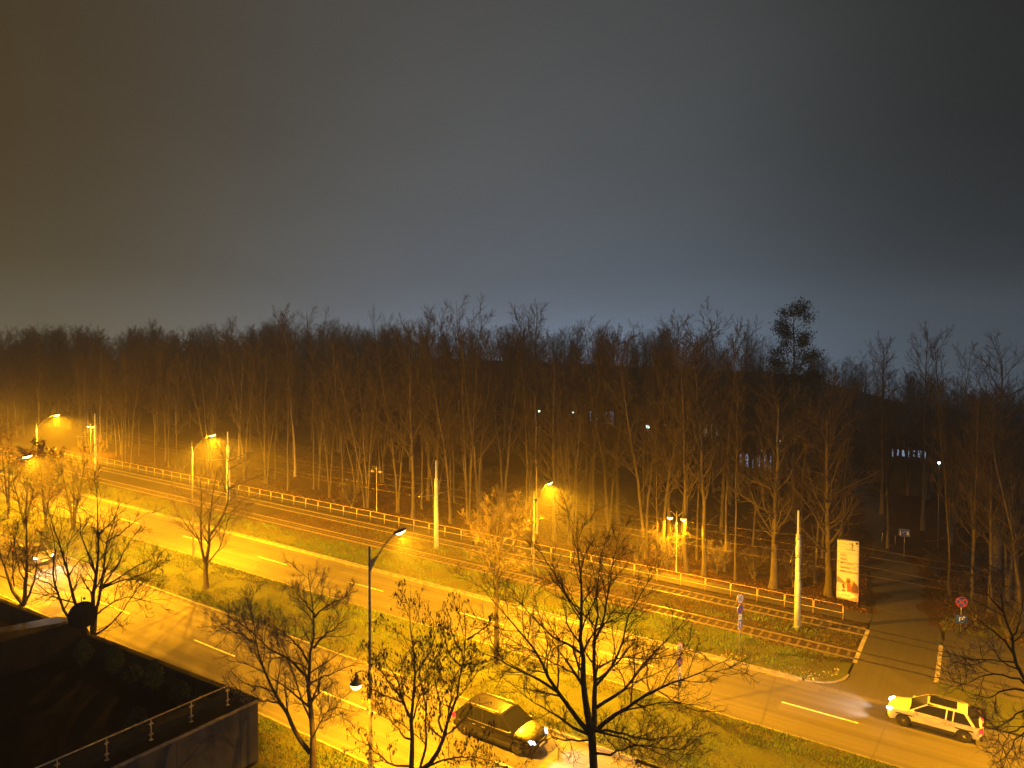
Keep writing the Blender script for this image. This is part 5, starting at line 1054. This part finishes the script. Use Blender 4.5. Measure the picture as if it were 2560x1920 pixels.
def hall(x0, x1, y0, y1, v, lb, wins, mat):
    a, b_ = at_v(x0, y1, v), at_v(x1, y0, v); ua, ub = a[:2] @ D1, b_[:2] @ D1; u_ = (ua + ub) / 2; g = SL * u_ + float(terrain(u_, v)) - .3; w2 = abs(ua - ub) / 2; top = b_[2] - g + .5; lo = a[2] - g; hi = b_[2] - g
    t = thing('far_building', lb, 'building', (W(u_, v).x, W(u_, v).y, g), RZ, 'lit buildings beyond the wood')
    MB().box(-w2, w2, -6, 0, 0, top).build('wall', M['panel'], t); MB().add([(-w2 - .4, -6.4, top), (w2 + .4, -6.4, top), (w2 + .4, .4, top), (-w2 - .4, .4, top), (-w2, -3, top + 1.4), (w2, -3, top + 1.4)], [(0, 1, 5, 4), (2, 3, 4, 5), (0, 4, 3), (1, 2, 5)]).build('roof', M['slab'], t)
    for i in range(wins):
        x = -w2 + (i + .5) * 2 * w2 / wins; ww = 2 * w2 / wins * (.12, .3, .2, .08, .26, .16, .1)[i % 7]; f = MB().box(x - ww - .08, x + ww + .08, .001, .05, lo + .1 * (i % 3), hi + .08).build('window', M['dark'], t); MB().box(x - ww, x + ww, .051, .06, lo + .08 + .1 * (i % 3), hi).build('pane', mat, f)
hall(1845, 1935, 1140, 1168, 118, 'far lit building with a row of cold blue windows right of centre', 6, M['farwin']); hall(2225, 2320, 1128, 1142, 122, 'far lit building with white windows behind the right trees', 7, M['farwin']); hall(1730, 1830, 1062, 1092, 135, 'far building with dim warm windows behind the centre trees', 7, M['warmwin']); hall(1470, 1550, 1030, 1060, 140, 'far building glimmering through trunks left of the brightest cold lamp', 6, M['farwin'])

# ================================================================ GROUND COVER
def blades(regions, seed):
    rg = np.random.default_rng(seed); Vs = []; As = []
    for (ua, ub, va, vb, dens, hgt, dry) in regions:
        n = int((ub - ua) * (vb - va) * dens * 2.1); U = rg.uniform(ua, ub, n); V = rg.uniform(va, vb, n)
        clump = np.sin(U * 1.1 + 2 * np.sin(V * .8)) * np.sin(V * 1.7 + 1.3 * np.sin(U * .5)) + .5 * np.sin(U * .23 + V * .31); k = rg.random(n) < .55 + .3 * clump; U, V, clump = U[k], V[k], clump[k]; n = len(U)
        B = Wn(U, V, .03 if va < 52.5 else -.06); B[:, 2] += np.where((V > 33.1) & (V < 40.2), .10, .02)
        a = rg.uniform(0, 6.28, n); h = hgt * (.5 + rg.random(n)) * (1 + .3 * clump); wd = .016 + .02 * rg.random(n); ca, sa = np.cos(a), np.sin(a); z = np.zeros(n)
        d = np.stack([ca * wd, sa * wd, z], -1); tip = B + np.stack([-sa * h * .7 * rg.normal(0, .8, n), ca * h * .7 * rg.normal(0, .8, n), h], -1)
        Vs.append(np.stack([B - d, B + d, tip], 1).reshape(-1, 3)); As.append(np.repeat(np.clip(.5 + .26 * clump + rg.normal(0, .2, n) - dry, 0, 1), 3))
    V = np.concatenate(Vs); return V, np.arange(len(V)).reshape(-1, 3), np.concatenate(As)
V, F, A = blades([(6, 32, 22.3, 25.0, 170, .13, .22), (-12, 30, 33.3, 40.1, 150, .12, .12), (30, 70, 33.3, 40.1, 110, .13, .05), (70, 120, 33.3, 40.1, 40, .16, .05), (8.8, 40, 48.1, 52.6, 170, .14, .0), (40, 75, 48.1, 52.6, 110, .14, .05), (75, 125, 48.1, 52.6, 40, .16, .05), (7, 60, 55.6, 58.1, 45, .12, .1), (7, 60, 52.6, 53.2, 60, .12, .0), (-6, 2, 63.6, 67, 60, .14, .0), (7.4, 9, 48.6, 52.6, 90, .12, .25)], 5)
tag(ob('lawn_grass', me_np('lawn_grass', V, F, M['blade'], attr=A)), 'short patchy winter grass on the verges, median and strip', 'grass', None, 'stuff')
rg = np.random.default_rng(6)
def scatter(n, ua, ub, va, vb, h, size):
    U = rg.uniform(ua, ub, n); V = va + (vb - va) * rg.random(n) ** 1.3; k = (np.abs(U - 4.2 - .118 * np.clip(V - 61, 0, None)) > 2.6); P = Wn(U[k], V[k], h); return cards(P + np.array([0, 0, .0]), size, rg)
def merge(*L):
    o = 0; Vs = []; Fs = []; As = []
    for V, F, A in L: Vs.append(V); Fs.append(F + o); As.append(A); o += len(V)
    return np.concatenate(Vs), np.concatenate(Fs), np.concatenate(As)
V, F, A = merge(scatter(52000, -8, 50, 63.8, 84, .03, .12), scatter(30000, 50, 125, 63.8, 92, .03, .14), scatter(9000, 6.8, 70, 55.4, 58.4, -.03, .09), scatter(4000, 6.8, 60, 60.2, 61.3, -.03, .09), scatter(3000, 6.8, 60, 53.6, 55, -.03, .08))
V[:, 2] = np.maximum(V[:, 2], V[:, 2]); tag(ob('fallen_leaves', me_np('fallen_leaves', V, F, M['leaf'], attr=A)), 'brown fallen leaves over the forest floor and track bed', 'leaves', None, 'stuff')
ST = MB().add([(-.5, -.4, 0), (.5, -.5, 0), (.4, .5, 0), (-.4, .4, 0), (-.2, -.2, .5), (.3, -.1, .45), (.1, .3, .4)], [(0, 1, 5, 4), (1, 2, 6, 5), (2, 3, 6), (3, 0, 4, 6), (4, 5, 6)]); sv = np.array(ST.v); n = 420
U = 7.3 + 7 * rg.random(n) ** 1.6; Vv = 48.15 + 1.3 * rg.random(n) ** 1.4 + np.clip(8.4 - U, 0, 1) * 1.6; sc = .03 + .09 * rg.random(n) ** 2; an = rg.uniform(0, 6.28, n); P = Wn(U, Vv, .05); X = sv[None, :, 0] * np.cos(an)[:, None] - sv[None, :, 1] * np.sin(an)[:, None]; Y_ = sv[None, :, 0] * np.sin(an)[:, None] + sv[None, :, 1] * np.cos(an)[:, None]
Q = P[:, None] + sc[:, None, None] * np.stack([X, Y_, np.broadcast_to(sv[None, :, 2], X.shape)], -1); me = bpy.data.meshes.new('pale_stones'); me.from_pydata([tuple(p) for p in Q.reshape(-1, 3)], [], [tuple(i + 7 * k for i in f) for k in range(n) for f in ST.f]); me.materials.append(M['conc'])
tag(ob('pale_stones', me), 'pale rubble and stones scattered along the kerb by the side road', 'stones', None, 'stuff')
V, F, A = merge(scatter(2600, -6, 60, 33.3, 40.1, .14, .10), scatter(1400, 8.8, 70, 48.1, 52.5, .08, .10), scatter(900, 6, 31, 22.2, 25, .1, .10), scatter(500, 8.5, 60, 61.5, 63.6, .03, .09), scatter(260, 5, 60, 32.3, 33.0, .012, .08), scatter(260, 5, 60, 46.9, 47.8, .012, .08))
tag(ob('fallen_leaves', me_np('fallen_leaves_lawn', V, F, M['leaf'], attr=A)), 'thin scatter of fallen leaves on the lawns and gutters', 'leaves', None, 'stuff')
# a fresh green tuft beside the sixty sign
u, v = on_ground(1873, 1602); rg = np.random.default_rng(3); a = rg.uniform(0, 6.28, 60); B = np.array(W(u, v, .03))[None] + np.stack([np.cos(a), np.sin(a), a * 0], -1) * .10 * rg.random((60, 1)); T = B + np.stack([np.cos(a) * .25, np.sin(a) * .25, .25 + .25 * rg.random(60)], -1); d = np.stack([-np.sin(a), np.cos(a), a * 0], -1) * .025
tag(ob('plant', me_np('plant', np.stack([B - d, B + d, T], 1).reshape(-1, 3), np.arange(180).reshape(-1, 3), M['blade'], attr=np.full(180, .95))), 'fresh green tuft on the lawn beside the sixty sign', 'plant')

# ================================================================ NIGHT HAZE
hz = bpy.data.materials.new('night_haze'); hz.use_nodes = True; t = hz.node_tree; t.nodes.clear(); o_ = N(t, 'ShaderNodeOutputMaterial'); pv = N(t, 'ShaderNodeVolumePrincipled')
pv.inputs['Color'].default_value = (.86, .87, .88, 1); pv.inputs['Density'].default_value = HAZE; pv.inputs['Anisotropy'].default_value = .35
t.links.new(pv.outputs[0], o_.inputs['Volume']); hz.cycles.homogeneous_volume = True
MB().box(-335, 345, -165, 455, -9, 60).build('haze', hz, None, kind='stuff')
